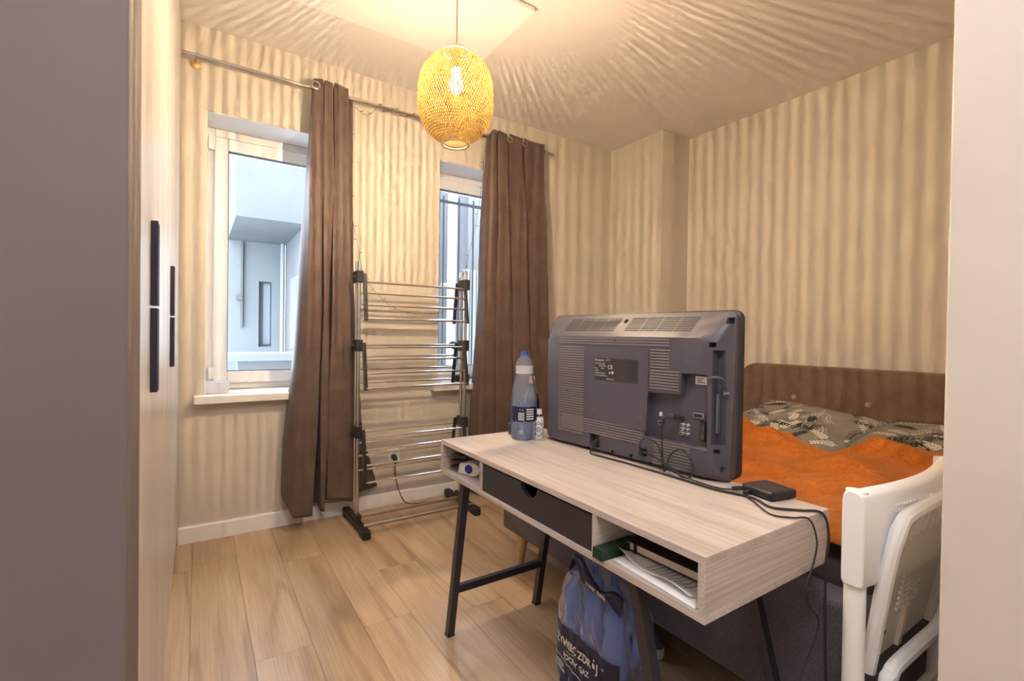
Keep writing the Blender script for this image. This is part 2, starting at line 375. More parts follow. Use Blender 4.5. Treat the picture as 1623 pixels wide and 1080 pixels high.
# ------------------------------------------------------------------ windows
def window(name, w, hinge):
    x0, x1, z0, z1 = w; Y = 3.35
    r = sempty(name, ((x0+x1)/2, Y, z0))
    def frame(a, b, c, d, t, y0, y1):
        return MB().box((a, y0, c), (a+t, y1, d)).box((b-t, y0, c), (b, y1, d)).box((a+t, y0, c), (b-t, y1, c+t)).box((a+t, y0, d-t), (b-t, y1, d))
    build('window_frame', frame(x0, x1, z0, z1, .046, Y+.012, Y+.07), 'pvc', r, bevel=.004)
    sx0, sx1, sz0, sz1 = x0+.040, x1-.040, z0+.034, z1-.052
    s = build('sash', frame(sx0, sx1, sz0, sz1, .074, Y-.006, Y+.062), 'pvc', r, bevel=.006, seg=3)
    build('gasket', frame(sx0+.072, sx1-.072, sz0+.072, sz1-.072, .0045, Y-.003, Y+.03), 'black_pl', s)
    build('pane', MB().box((sx0+.0735, Y+.026, sz0+.0735), (sx1-.0735, Y+.030, sz1-.0735)), 'glass', s)
    if hinge:
        build('hinge_cover', MB().box((x0+.012, Y-.022, sz1-.085), (x0+.048, Y+.01, sz1-.002)), 'pvc', r, bevel=.004)
        build('hinge_cover', MB().box((x0+.018, Y-.02, sz0+.03), (x0+.046, Y+.01, sz0+.10)), 'pvc', r, bevel=.004)
    # sill board with a front apron
    sb = MB().box((x0-.050, 3.035, z0-.045), (x1+.05, YW+.002, z0-.002)).box((x0+.001, YW, z0-.03), (x1-.001, Y+.02, z0-.002))
    build('window_sill', sb, 'white', r, bevel=.004)
    return r
window('window_1', W1, True)
window('window_2', W2, False)

# ------------------------------------------------------------------ courtyard outside
yd = thing('courtyard_building', 'pale rendered courtyard building with projecting bay, seen through both windows', 'building', (1.2, 7.2, -3))
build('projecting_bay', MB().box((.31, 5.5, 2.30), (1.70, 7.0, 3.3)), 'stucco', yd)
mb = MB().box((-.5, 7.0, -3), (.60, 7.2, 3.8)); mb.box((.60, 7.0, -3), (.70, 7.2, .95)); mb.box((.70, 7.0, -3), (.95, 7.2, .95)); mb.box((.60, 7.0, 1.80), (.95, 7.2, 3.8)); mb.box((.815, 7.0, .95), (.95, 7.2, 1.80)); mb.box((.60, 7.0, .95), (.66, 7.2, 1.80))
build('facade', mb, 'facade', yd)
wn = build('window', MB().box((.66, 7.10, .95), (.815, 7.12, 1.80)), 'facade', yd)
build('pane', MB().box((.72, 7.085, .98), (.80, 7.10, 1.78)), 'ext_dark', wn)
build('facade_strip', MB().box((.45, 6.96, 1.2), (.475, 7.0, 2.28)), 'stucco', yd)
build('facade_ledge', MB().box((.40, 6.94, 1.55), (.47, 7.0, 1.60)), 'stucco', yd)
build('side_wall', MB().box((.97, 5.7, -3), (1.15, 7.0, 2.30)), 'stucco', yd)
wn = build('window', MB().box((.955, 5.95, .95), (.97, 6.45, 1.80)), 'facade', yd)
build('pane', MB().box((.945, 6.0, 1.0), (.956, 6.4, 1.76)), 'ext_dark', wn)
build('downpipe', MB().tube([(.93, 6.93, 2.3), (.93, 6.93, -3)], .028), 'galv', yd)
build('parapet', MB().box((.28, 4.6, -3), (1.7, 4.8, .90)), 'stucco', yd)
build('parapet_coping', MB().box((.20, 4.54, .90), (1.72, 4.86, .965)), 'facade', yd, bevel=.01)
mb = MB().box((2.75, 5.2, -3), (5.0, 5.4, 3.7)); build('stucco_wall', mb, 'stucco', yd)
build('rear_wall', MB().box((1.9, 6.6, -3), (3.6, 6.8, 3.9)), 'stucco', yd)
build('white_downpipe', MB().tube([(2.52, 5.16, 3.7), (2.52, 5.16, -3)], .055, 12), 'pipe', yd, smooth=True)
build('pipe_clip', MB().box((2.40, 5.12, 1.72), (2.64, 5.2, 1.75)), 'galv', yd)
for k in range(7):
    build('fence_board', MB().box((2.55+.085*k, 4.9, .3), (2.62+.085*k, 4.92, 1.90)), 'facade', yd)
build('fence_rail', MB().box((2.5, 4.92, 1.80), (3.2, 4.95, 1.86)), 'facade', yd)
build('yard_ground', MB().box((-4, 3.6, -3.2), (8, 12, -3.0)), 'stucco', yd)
gr = thing('window_grille', 'steel security bars fixed outside the right-hand window', 'grille', (1.83, 3.62, .7))
for x in (1.685, 1.827, 1.963, 2.10, 1.545): build('upright_bar', MB().tube([(x, 3.62, .70), (x, 3.62, 2.29)], .0085), 'bar', gr, smooth=True)
build('cross_bar', MB().box((1.45, 3.612, 2.235), (2.16, 3.632, 2.255)), 'bar', gr)
build('cross_bar', MB().box((1.45, 3.612, .74), (2.16, 3.632, .76)), 'bar', gr)

# ------------------------------------------------------------------ wardrobe
XF = -.085
wd = thing('wardrobe', 'tall pale wood-grain wardrobe with dark bar handles beside left window', 'wardrobe', (-.4, 2.0, 0))
build('carcass', MB().box((XL+.005, .90, .07), (XF-.022, 3.10, H-.012)), 'wardrobe', wd)
build('plinth', MB().box((XL+.03, .90, 0), (XF-.04, 3.10, .07)), 'wardrobe', wd)
seams = [.90, 1.31, 1.745, 2.18, 2.615, 3.10]
for i in range(5):
    d = build('door', MB().box((XF-.019, seams[i]+.0015, .075), (XF, seams[i+1]-.0015, H-.015)), 'wardrobe', wd, bevel=.0012)
    y = seams[i]+.010 if i in (1, 3) else (seams[i+1]-.026 if i in (0, 2) else None)
    if y is not None:
        for (a, b) in ((1.015, 1.197), (1.203, 1.385)):
            build('handle', MB().box((XF, y, a), (XF+.013, y+.012, b)), 'handle', d, bevel=.001)

# ------------------------------------------------------------------ ceiling panel
pn = thing('ceiling_heating_panel', 'flat white infrared heating panel fixed to the ceiling above lamp', 'heater', (.8, 2.26, H))
build('panel', MB().box((.212, 1.962, H-.030), (1.398, 2.568, H-.008)), 'white', pn, bevel=.003)
build('mounting_rail', MB().box((.35, 2.0, H-.008), (1.28, 2.04, H)).box((.35, 2.49, H-.008), (1.28, 2.53, H)), 'white', pn)

# ------------------------------------------------------------------ pendant lamp
LX, LY, LZ0, LZ1 = .838, 1.70, 1.893, 2.250
lp = thing('pendant_lamp', 'lit globe pendant lamp of woven bamboo hanging from ceiling', 'lamp', (LX, LY, LZ0))
zc, hh, RM = (LZ0+LZ1)/2, (LZ1-LZ0)/2, .1475
def lr(z):
    t = min(1, abs(z-zc)/hh); s = 1 if z > zc else 1.0
    return max(.050, RM*(1-t**2.75)**.56)
mb = MB(); NS = 90; ST = 30
for sgn in (1, -1):
    rad = 0.0 if sgn == 1 else -.0012
    for k in range(NS):
        a0 = 2*PI*k/NS; ring = []
        for j in range(ST+1):
            u = j/ST; z = zc - hh*math.cos(PI*u)*.995; r = lr(z)+rad
            a = a0 + sgn*(u-.5)*1.75; w = min(.00185, .00185*r/.13)
            t = Vector((-math.sin(a), math.cos(a), 0))
            p = Vector((LX+r*math.cos(a), LY+r*math.sin(a), z)); ring.append((p-t*w*1.15, p+t*w*1.15))
        vs = [q for pr in ring for q in pr]; mb.add(vs, [(2*j, 2*j+1, 2*j+3, 2*j+2) for j in range(ST)])
stuff(build('woven_strips', mb, 'bamboo', lp, smooth=True))
build('top_ring', MB().torus((LX, LY, LZ1), .051, .004), 'rattan', lp, smooth=True)
build('bottom_ring', MB().torus((LX, LY, LZ0), .052, .0045), 'rattan', lp, smooth=True)
build('cord', MB().tube([(LX, LY, H-.02), (LX, LY, 2.24)], .0035), mat('beige_cord', (.62, .48, .34), .6), lp, smooth=True)
build('ceiling_rose', MB().lathe([(0, H), (.05, H), (.048, H-.02), (.02, H-.032), (0, H-.032)], 24, (LX, LY, 0)), 'white', lp, smooth=True)
build('socket', MB().lathe([(0, 2.245), (.014, 2.245), (.019, 2.23), (.019, 2.185), (0, 2.185)], 20, (LX, LY, 0)), 'white', lp, smooth=True)
bl = build('bulb', MB().lathe([(.012, 2.188), (.0135, 2.175), (.022, 2.150), (.027, 2.128), (.025, 2.108), (.016, 2.094), (0, 2.090)], 20, (LX, LY, 0)), 'bulb', lp, smooth=True)
build('filament', MB().tube([(LX, LY, 2.105), (LX, LY, 2.165)], .0013, 8), 'filament', bl)

# ------------------------------------------------------------------ curtain rod and curtains
RZ, RY = 2.577, 3.0
rd = thing('curtain_rod', 'long chrome curtain rod above both windows', 'curtain rod', (1.1, RY, RZ))
build('rod', MB().tube([(-.075, RY, RZ), (2.30, RY, RZ)], .0105, 14), 'chrome', rd, smooth=True)
build('finial', MB().tube([(2.29, RY, RZ), (2.335, RY, RZ)], .0125, 14), 'chrome', rd, smooth=True)
for x in (-.017, 1.37, 2.245):
    b = build('bracket', MB().tube([(x, RY, RZ), (x, YW, RZ+.004)], .006, 10).torus((x, RY, RZ), .0125, .003, 'X', 16, 6), 'chrome', rd, smooth=True)
    build('wall_flange', MB().tube([(x, YW, RZ+.004), (x, YW-.012, RZ+.004), (x, YW-.02, RZ+.004)], [.026, .026, .012], 18), 'brass', b, smooth=True)
def chaikin(p, k=2):
    for _ in range(k):
        q = [p[0]]
        for a, b in zip(p, p[1:]): q += [a.lerp(b, .25), a.lerp(b, .75)]
        p = q + [p[-1]]
    return p
def curtain(label, zs, knots, hem, rings, seedv):
    """pleated cloth: each knot = (x at the heights zs, y at the rod, y lower down); rows are smoothed and joined"""
    rx = sum(k[0][0] for k in knots)/len(knots)
    r = thing('curtain', label, 'curtain', (rx, 3.0, RZ), group='curtains')
    rg = random.Random(seedv); q = [rg.uniform(0, 6) for _ in range(8)]
    rows = []; NV = 90; zt = [(-z, i) for i, z in enumerate(zs)]
    for j in range(NV+1):
        v = j/NV; row = []
        for ki, (xs, y0, y1) in enumerate(knots):
            top = 2.612 + (.008 if y0 < 3 else -.012) + .009*math.sin(2.3*ki+seedv)
            z = top + (hem[ki]-top)*v
            x = lerp(-z, [(-a, b) for a, b in zip(zs, xs)]) if z < zs[0] else xs[0]
            t = min(1, max(0, (zs[0]-z)/.6)); t = t*t*(3-2*t); y = y0+(y1-y0)*t
            x += .004*math.sin(5*z+q[0]+ki*1.3)*t; y += .005*math.sin(4*z+q[1]+ki*2.1)*t
            row.append(Vector((x, y, z)))
        row = chaikin(row, 3)
        for p in row:
            p.y += .0016*math.sin(55*p.z+20*p.x+q[2])*math.sin(9*p.z+30*p.x+q[3]) + .0022*math.sin(17*p.z-25*p.x+q[4])*math.sin(6*p.z+q[5])
            p.y = min(p.y, YW-.018)
        rows.append(row)
    n = len(rows[0]); mb = MB().add([p for row in rows for p in row], [(j*n+i, j*n+i+1, (j+1)*n+i+1, (j+1)*n+i) for j in range(NV) for i in range(n-1)])
    build('fabric', mb, 'curtain', r, smooth=True, solid=.0016, angle=80)
    for x in rings:
        build('eyelet', MB().torus((x, 2.955, RZ), .021, .0045, 'Y', 22, 8).torus((x, 2.952, RZ), .017, .003, 'Y', 22, 6), 'chrome', r, smooth=True)
F0, F1_, B0, B1 = 2.962, 2.935, 3.036, 3.055
sh = lambda t, d: [a+d for a in t]
P = dict(P0=[.549, .520, .481, .451, .417, .407], F1=[.557, .529, .518, .498, .475, .455], P2=[.605, .604, .600, .590, .584, .560], P3=[.611, .608, .611, .606, .606, .604],
         P4=[.658, .661, .646, .643, .643, .633], P5=[.666, .668, .664, .651, .650, .646], P6=[.747, .750, .772, .788, .796, .793], P7=[.780, .794, .821, .842, .875, .985])
curtain('dark taupe eyelet curtain bunched between the left window and the drying rack', [2.59, 1.99, 1.32, .88, .51, .13],
    [(sh(P['P0'], .012), 3.03, 3.085), (P['P0'], 3.01, 3.055), (sh(P['P0'], .006), 2.99, 2.99), (P['F1'], F0, F1_), (P['F1'], F0, F1_), (P['P2'], F0-.002, F1_-.004), (P['P2'], F0-.002, F1_-.004), (sh(P['P2'], -.006), B0, B1), (sh(P['P3'], .004), B0, B1),
     (P['P3'], F0, F1_+.006), (P['P3'], F0, F1_+.006), (P['P4'], F0, F1_+.004), (P['P4'], F0, F1_+.004), (sh(P['P4'], -.004), B0, 3.01), (sh(P['P5'], .006), B0, 3.01), (P['P5'], F0, F1_+.015), (P['P5'], F0, F1_+.015),
     (P['P6'], F0+.004, F1_+.012), (P['P6'], F0+.004, F1_+.012), (sh(P['P6'], .004), 3.0, 3.02), (P['P7'], B0, 3.075), (sh(P['P7'], .012), B0, 3.085)],
    [.20, .215, .19, .10, .09, .085, .085, .12, .12, .105, .10, .095, .095, .13, .14, .165, .16, .125, .122, .14, .15, .15], [.562], 3)
a, b, c, d, e, f, g, h = ([1.747, 1.732, 1.713, 1.678, 1.650], [1.789, 1.789, 1.783, 1.787, 1.786], [1.799, 1.799, 1.794, 1.795, 1.796], [1.880, 1.880, 1.902, 1.928, 1.944],
    [1.901, 1.902, 1.915, 1.942, 1.958], [2.013, 2.030, 2.056, 2.088, 2.098], [2.036, 2.053, 2.074, 2.102, 2.116], [2.219, 2.220, 2.247, 2.287, 2.311])
curtain('dark taupe eyelet curtain hanging in wide pleats between right window and television', [2.56, 2.23, 1.76, 1.02, .45],
    [(sh(a, -.004), 3.035, 3.05), (a, 3.0, 3.0), (sh(a, .006), F0, F1_), (b, F0, F1_), (b, F0, F1_), (sh(b, -.008), B0, B1), (sh(c, .004), B0, B1), (c, F0, F1_+.004), (c, F0, F1_+.004), (d, F0, F1_), (d, F0, F1_), (sh(d, -.012), B0, B1), (sh(e, .004), B0, B1),
     (e, F0, F1_+.004), (e, F0, F1_+.004), (f, F0, F1_), (f, F0, F1_), (sh(f, -.012), B0, B1), (sh(g, .004), B0, B1), (g, F0, F1_+.004), (g, F0, F1_+.004), (h, F0+.004, F1_+.006), (h, F0+.004, F1_+.006), (sh(h, .012), B0, B1)],
    [.05]*24, [2.030, 1.897], 8)

# ------------------------------------------------------------------ string lights
sl = thing('string_lights', 'thin dark wire of tiny lights wound along the curtain rod and down the wall', 'string lights', (1.2, 3.05, 2.5))
strands = [
    [(.755, 2.985, 2.545), (.80, 2.985, 2.520), (.844, 2.985, 2.498), (.875, 2.985, 2.500), (.905, 2.987, 2.528), (.94, 2.986, 2.585), (.965, 3.012, 2.590), (.985, 3.014, 2.565),
     (1.01, 2.986, 2.562), (1.05, 2.986, 2.590), (1.08, 3.013, 2.585), (1.11, 3.012, 2.562), (1.15, 2.986, 2.572), (1.19, 3.0, 2.592), (1.3, 3.012, 2.57), (1.45, 2.987, 2.585), (1.6, 3.01, 2.565), (1.72, 2.99, 2.565)],
    [(1.735, 3.04, 2.56), (1.757, 3.08, 2.50), (1.735, 3.08, 2.22), (1.69, 3.08, 1.95), (1.655, 3.08, 1.80), (1.60, 3.09, 1.56), (1.555, 3.09, 1.40), (1.50, 3.10, 1.34), (1.42, 3.09, 1.30), (1.25, 3.09, 1.285), (1.10, 3.09, 1.315), (.98, 3.09, 1.40), (.90, 3.09, 1.50), (.865, 3.09, 1.60), (.845, 3.09, 1.72), (.815, 3.09, 1.85), (.80, 3.09, 2.05), (.79, 3.08, 2.25), (.785, 3.05, 2.50)],
]
wm = MB(); tips = []
for s in strands:
    p = smoothpath(s, 6); wm.tube(p, .0013, 5)
    acc = 0; q0 = p[0]
    for q in p[1:]:
        acc += (q-q0).length; q0 = q
        if acc > .075:
            acc = 0; tips.append(q)
build('wire', wm, 'wire', sl)
tipme = None
for i, q in enumerate(tips):
    dx = (-1 if i % 2 else 1)*.024
    if tipme is None:
        tipme = build('light_tip', MB().tube([(0, 0, 0), (.012, -.002, .002), (.022, -.003, .003)], [.0012, .0022, .0012], 6), 'wire', sl, world=False); o = tipme
    else: o = tipme.copy(); COL.objects.link(o)
    o.location = q - root_pos(sl); o.scale = (dx/.024, 1, 1); o.rotation_euler = (0, rng.uniform(-.6, .6), 0)

# ------------------------------------------------------------------ drying rack
rk = thing('drying_rack', 'tall folded metal clothes airer with three tiers of rods before window wall', 'drying rack', (1.15, 2.87, 0))
RX0, RX1 = .79, 1.492
for x in (RX0, RX1):
    for y in (2.84, 2.895):
        build('post', MB().tube([(x, y, .05), (x, y, 1.575)], .0095, 12), 'steel', rk, smooth=True)
    f = build('foot', MB().box((x-.021, 2.64, .012), (x+.021, 3.09, .052)), 'black_pl', rk, bevel=.012, seg=3)
    build('foot_socket', MB().box((x-.016, 2.80, .05), (x+.016, 2.935, .085)), 'black_pl', f, bevel=.004)
    build('foot_pad', MB().box((x-.023, 2.633, 0), (x+.023, 2.70, .05)), 'black_pl', f, bevel=.008)
    build('foot_pad', MB().box((x-.023, 3.03, 0), (x+.023, 3.092, .05)), 'black_pl', f, bevel=.008)
for y in (2.70, 2.86): build('base_rod', MB().tube([(RX0, y, .055), (RX1, y, .055)], .0105, 10), 'steel', rk, smooth=True)
tiers = [(1.478, .012, .04, (.03, .095, .165, .245)), (1.075, .015, .05, (.01, .08, .16, .245)), (.565, .03, .06, (.03, .10, .185, .28))]
for (z, d0, d1, dz) in tiers:
    for x, s in ((RX0, 1), (RX1, -1)):
        c = build('tier_clamp', MB().box((x-.020, 2.818, z-.034), (x+.020, 2.918, z+.036)), 'black_pl', rk, bevel=.005)
        build('clamp_knob', MB().tube([(x-.03*s, 2.87, z), (x-.018*s, 2.87, z)], .012, 10), 'black_pl', c, smooth=True)
    for sy in (-1, 1):
        top = Vector((0, 2.868+sy*(.052+d0*.3), z)); bot = Vector((0, 2.868+sy*(.058+d1), z-dz[3]))
        for x, s in ((RX0+.022, 1), (RX1-.022, -1)):
            build('wing_arm', MB().bar(top+Vector((x, 0, .018)), bot+Vector((x, 0, -.012)), .016, .022, (1, 0, 0)), 'black_pl', rk, bevel=.004)
        for k in range(4):
            p = top.lerp(bot, dz[k]/dz[3]); p.z += (.012 if sy > 0 else 0)
            build('drying_rod', MB().tube([(RX0+.02, p.y, p.z), (RX1-.02, p.y, p.z)], .0064, 8), 'steel', rk, smooth=True)

# ------------------------------------------------------------------ power outlet and cord on the wall
ot = thing('power_outlet', 'white wall socket low on the wall behind drying rack', 'socket', (1.10, YW, .333))
build('faceplate', MB().box((1.058, YW-.010, .288), (1.142, YW, .378)), 'white', ot, bevel=.003)
build('socket_ring', MB().torus((1.10, YW-.011, .333), .024, .003, 'Y', 24, 6), 'white', ot, smooth=True)
pg = thing('plug_cord', 'black plug in the wall socket with cable trailing to the floor', 'cord', (1.10, YW-.03, .33))
build('plug', MB().tube([(1.10, YW-.009, .325), (1.10, YW-.035, .322), (1.10, YW-.05, .308), (1.10, YW-.052, .285)], [.018, .018, .013, .007], 14), 'black_pl', pg, smooth=True)
build('cable', MB().tube(smoothpath([(1.10, YW-.052, .288), (1.098, YW-.05, .24), (1.115, YW-.04, .16), (1.145, YW-.045, .06), (1.19, YW-.06, .008), (1.30, 3.02, .006), (1.42, 3.01, .006), (1.56, 3.06, .006), (1.75, 3.07, .006)], 6), .0032, 7), 'black_pl', pg, smooth=True)

# ------------------------------------------------------------------ things on the sills
tr = thing('plastic_tray', 'small clear plastic tub with odds and ends on the left window sill', 'tub', (.090, 3.20, .798))
def frus(cx, cy, z0, z1, a0, b0, a1, b1):
    P = lambda a, b, z: [(cx-a, cy-b, z), (cx+a, cy-b, z), (cx+a, cy+b, z), (cx-a, cy+b, z)]
    return P(a0, b0, z0)+P(a1, b1, z1), [(0, 1, 5, 4), (1, 2, 6, 5), (2, 3, 7, 6), (3, 0, 4, 7), (3, 2, 1, 0)]
build('tub', MB().add(*frus(.090, 3.20, .799, .858, .054, .04, .068, .052)), 'traypl', tr, solid=.002, bevel=.006)
build('rim', MB().tube([(.022, 3.148, .858), (.158, 3.148, .858), (.158, 3.252, .858), (.022, 3.252, .858), (.022, 3.148, .858)], .003, 6), 'traypl', tr)
clip = thing('cable_tangle', 'little tangled grey cable lying inside the clear plastic tub', 'cable', (.09, 3.2, .80))
build('cable', MB().tube(smoothpath([(.01, 3.19, .87), (.04, 3.2, .855), (.07, 3.2, .84), (.10, 3.19, .825), (.12, 3.21, .835), (.09, 3.22, .82), (.06, 3.2, .808), (.11, 3.19, .806)], 6), .0022, 6), 'greytext', clip)
dl = thing('clip_lamp', 'small black curved-neck lamp standing on the right window sill', 'lamp', (1.65, 3.20, .798))
build('base', MB().box((1.585, 3.16, .798), (1.705, 3.24, .853)), 'black_pl', dl, bevel=.012, seg=3)
build('neck', MB().tube(smoothpath([(1.655, 3.2, .85), (1.672, 3.2, .90), (1.675, 3.2, .96), (1.668, 3.2, 1.02), (1.64, 3.2, 1.05)], 5), [.014]*21, 10), 'black_pl', dl, smooth=True)
v = MB(); v.tube([(1.70, 3.2, 1.03), (1.66, 3.2, 1.045), (1.61, 3.2, 1.062), (1.565, 3.2, 1.075), (1.548, 3.2, 1.08)], [.010, .026, .032, .026, .008], 16); build('head', v, 'black_pl', dl, smooth=True)
build('cable', MB().tube(smoothpath([(1.70, 3.2, .82), (1.74, 3.17, .83), (1.75, 3.08, .80), (1.74, 2.985, .72), (1.72, 2.99, .60), (1.70, 3.05, .45)], 5), .003, 6), 'black_pl', dl)

# ------------------------------------------------------------------ bed
bd = thing('bed', 'upholstered bed with dark grey base, buttoned headboard and wooden legs', 'bed', (2.3, 1.25, 0))
BX0, BX1, BY0, BY1 = 1.31, 3.28, .44, 2.06
build('base', MB().box((BX0, BY0, .165), (BX1, BY1, .515)), 'bed', bd, bevel=.02, seg=3)
build('mattress', MB().box((BX0+.07, BY0+.05, .50), (BX1-.01, BY1-.07, .592)), 'mattress', bd, bevel=.03, seg=3)
hb = MB(); rc = .11; a, b, z1 = .40, 1.985, .978
poly = [(a, .14), (b, .14)] + [(b-rc+rc*math.cos(t), z1-rc+rc*math.sin(t)) for t in [i*PI/16 for i in range(9)]] + [(a+rc+rc*math.cos(t), z1-rc+rc*math.sin(t)) for t in [PI/2+i*PI/16 for i in range(9)]]
hb.prism(poly, 'X', 3.285, 3.375); h = build('headboard', hb, 'head', bd, bevel=.014, seg=3)
M['button'] = fabric('button_cloth', (.30, .23, .17), (.38, .30, .23), 500)
for y in (1.605, 1.189, .773): build('button', MB().tube([(3.287, y, .77), (3.277, y, .77), (3.272, y, .77)], [.016, .015, .008], 16), 'button', h, smooth=True)
for x, y in ((1.37, 1.955), (1.37, .55), (3.2, 1.955), (3.2, .55)):
    build('leg', MB().tube([(x, y, .17), (x-.012, y+.012, 0)], [.030, .019], 16), 'legwood', bd, smooth=True)
# orange blanket: rumpled sheet over the mattress, hanging a little over the foot
def bfn(u, v):
    y = .455 + u*(2.0-.455)
    xe = lerp(y, [(.40, 3.08), (.62, 3.02), (.76, 2.88), (.90, 2.60), (1.0, 2.42), (1.10, 2.44), (1.40, 2.62), (1.62, 2.72), (1.90, 3.0), (2.0, 3.05)])
    x = BX0+.045 + (xe-(BX0+.045))*v
    z = .634 + .016*math.sin(4.5*x+2.2*y) + .014*math.sin(9*y-3*x+1) + .010*math.sin(15*x+7*y) + .007*math.sin(23*y+11*x)
    e = max(0, 1-abs(xe-x)/.22); z += .012*e*(1+.5*math.sin(9*y)) ; z -= .03*max(0, 1-abs(xe-x)/.04)
    z += .06*math.exp(-((y-1.78)/.14)**2-((x-2.75)/.25)**2)
    z += .034*(1-abs(math.sin(2.6*y+5.2*x+.9*math.sin(4*y)+.5)))**3 + .022*(1-abs(math.sin(6.2*x-4.1*y+.8*math.sin(5*x))))**4
    z = max(z, .606)
    f = (x-(BX0+.075))/.03
    if f < 0: z -= .045*min(1, -f)
    return Vector((x, y, z))
o = one('blanket', MB().grid(bfn, 130, 120), 'blanket', 'rumpled burnt-orange plush blanket spread over the bed', 'blanket', (2.1, 1.2, .60), smooth=True, solid=.012, angle=80)
# pillows with printed sprigs
def pillow(label, c, rot, a, b, hgt, seedv):
    r = thing('pillow', label, 'pillow', c, group='floral pillows on the bed'); r.rotation_euler = rot
    rg = random.Random(seedv)
    def S(u, v, sgn=1, off=0):
        e = (max(0, 1-u**4)*max(0, 1-v**4))**.42
        x = a*u*(1-.07*(1-v*v)*0-.05*v*v*u*u*0) ; y = b*v
        k = 1+.06*(abs(u*v))**3
        zz = sgn*hgt*e*(1+.06*math.sin(5*u+seedv)+.05*math.sin(7*v))
        return Vector((x*k, y*k, zz+sgn*off))
    mb = MB()
    for sgn in (1, -1): mb.grid(lambda p, q: S(2*p-1, 2*q-1, sgn), 44, 30)
    me = build('cover', mb, 'pillow', r, smooth=True, world=False, angle=80)
    edge = [S(-1+2*i/30, -1) for i in range(31)] + [S(1, -1+2*i/20) for i in range(1, 21)] + [S(1-2*i/30, 1) for i in range(1, 31)] + [S(-1, 1-2*i/20) for i in range(1, 21)]
    build('piping', MB().tube(edge, .0045, 7), 'print_w' if seedv == 2 else 'pillow', r, smooth=True, world=False)
    for mname, mt, cnt in (('white_sprigs', 'print_w', 30), ('black_sprigs', 'print_b', 30)):
        mb = MB()
        def quad(pts, off):
            ok = all(abs(p[0]) < .97 and abs(p[1]) < .95 for p in pts)
            if ok: mb.add([S(p[0], p[1], 1, off) for p in pts], [tuple(range(len(pts)))])
        for _ in range(cnt):
            ou, ov = rg.uniform(-.95, .95), rg.uniform(-.95, .9); an = rg.uniform(0, 2*PI); L = rg.uniform(.10, .16); kind = rg.random()
            off = .0016 + rg.uniform(0, .0008); n = 7; bend = rg.uniform(-.8, .8); px, py = 0, 0; path = []
            for i in range(n+1):
                t = i/n; path.append((px, py, an+bend*t)); px += L/n*math.cos(an+bend*t); py += L/n*math.sin(an+bend*t)
            UV = lambda x, y: (ou+x/a, ov+y/b)
            w = .0018
            for (x0, y0, t0), (x1, y1, t1) in zip(path, path[1:]):
                nx, ny = -math.sin(t0)*w, math.cos(t0)*w
                quad([UV(x0-nx, y0-ny), UV(x1-nx, y1-ny), UV(x1+nx, y1+ny), UV(x0+nx, y0+ny)], off)
            for i, (x0, y0, t0) in enumerate(path[1:]):
                for s in (-1, 1):
                    t = t0+s*.85; l = .032*(1-.06*i) if kind < .6 else .023
                    ex, ey = x0+l*math.cos(t), y0+l*math.sin(t); mx, my = (x0+ex)/2, (y0+ey)/2
                    if kind < .6:
                        ww = .0066; nx, ny = -math.sin(t)*ww, math.cos(t)*ww
                        quad([UV(x0, y0), UV(mx-nx, my-ny), UV(ex, ey), UV(mx+nx, my+ny)], off)
                    else:
                        nx, ny = -math.sin(t)*.001, math.cos(t)*.001
                        quad([UV(x0-nx, y0-ny), UV(ex-nx, ey-ny), UV(ex+nx, ey+ny), UV(x0+nx, y0+ny)], off)
                        quad([UV(ex+.004*math.cos(q), ey+.004*math.sin(q)) for q in [i2*PI/3 for i2 in range(6)]], off)
        stuff(build(mname, mb, mt, r, world=False))
    return r
pillow('grey pillow with leaf print and pale piping, propped on headboard under two buttons', (2.86, 1.385, .640), (math.radians(4), math.radians(-13), math.radians(-5)), .31, .335, .060, 2)
pillow('grey pillow with leaf print lying lower and flatter, nearest the white chair', (2.985, .735, .655), (0, math.radians(-5), math.radians(2)), .275, .315, .056, 5)

# ------------------------------------------------------------------ desk
DX0, DX1, DY0, DY1, DZ0, DZ1 = .775, 1.252, .527, 1.660, .625, .750
dk = thing('desk', 'pale oak-look desk with black drawer, open cubbies and black metal legs', 'desk', (1.01, 1.09, 0))
th = .016
build('desktop', MB().box((DX0, DY0, DZ1-th), (DX1, DY1, DZ1)), 'desk', dk, bevel=.001)
build('bottom_board', MB().box((DX0, DY0, DZ0), (DX1, DY1, DZ0+th)), 'desk', dk, bevel=.001)
for y0 in (DY0, DY1-th): build('side_panel', MB().box((DX0, y0, DZ0+th), (DX1, y0+th, DZ1-th)), 'deskx', dk, bevel=.0008)
for y0 in (.813, 1.350): build('divider', MB().box((DX0+.002, y0, DZ0+th), (DX1-.02, y0+th, DZ1-th)), 'deskx', dk, bevel=.0008)
build('back_panel', MB().box((DX1-.018, DY0+th, DZ0+th), (DX1-.004, DY1-th, DZ1-th)), 'desk', dk)
dw = build('drawer', MB().box((DX0+.004, .832, DZ0+th+.002), (DX0+.020, 1.347, DZ1-th-.006)), 'black_front', dk)
ny, nr = 1.090, .040
poly = [(ny+nr*math.cos(t), DZ1-th-.006+nr*.85*math.sin(t)) for t in [PI+i*PI/14 for i in range(15)]] + [(ny+nr, DZ1), (ny-nr, DZ1)]
off = root_pos(dk); pr = MB().prism(poly, 'X', DX0-.02, DX0+.05); pr.v = [q-off for q in pr.v]; cut(dw, [pr])
build('drawer_box', MB().box((DX0+.02, .85, DZ0+th+.006), (DX1-.04, .858, DZ1-th-.03)).box((DX0+.02, 1.325, DZ0+th+.006), (DX1-.04, 1.333, DZ1-th-.03)).box((DX0+.02, .858, DZ0+th+.006), (DX1-.04, 1.325, DZ0+th+.010)), 'black_front', dw if False else dk)
LG = .027
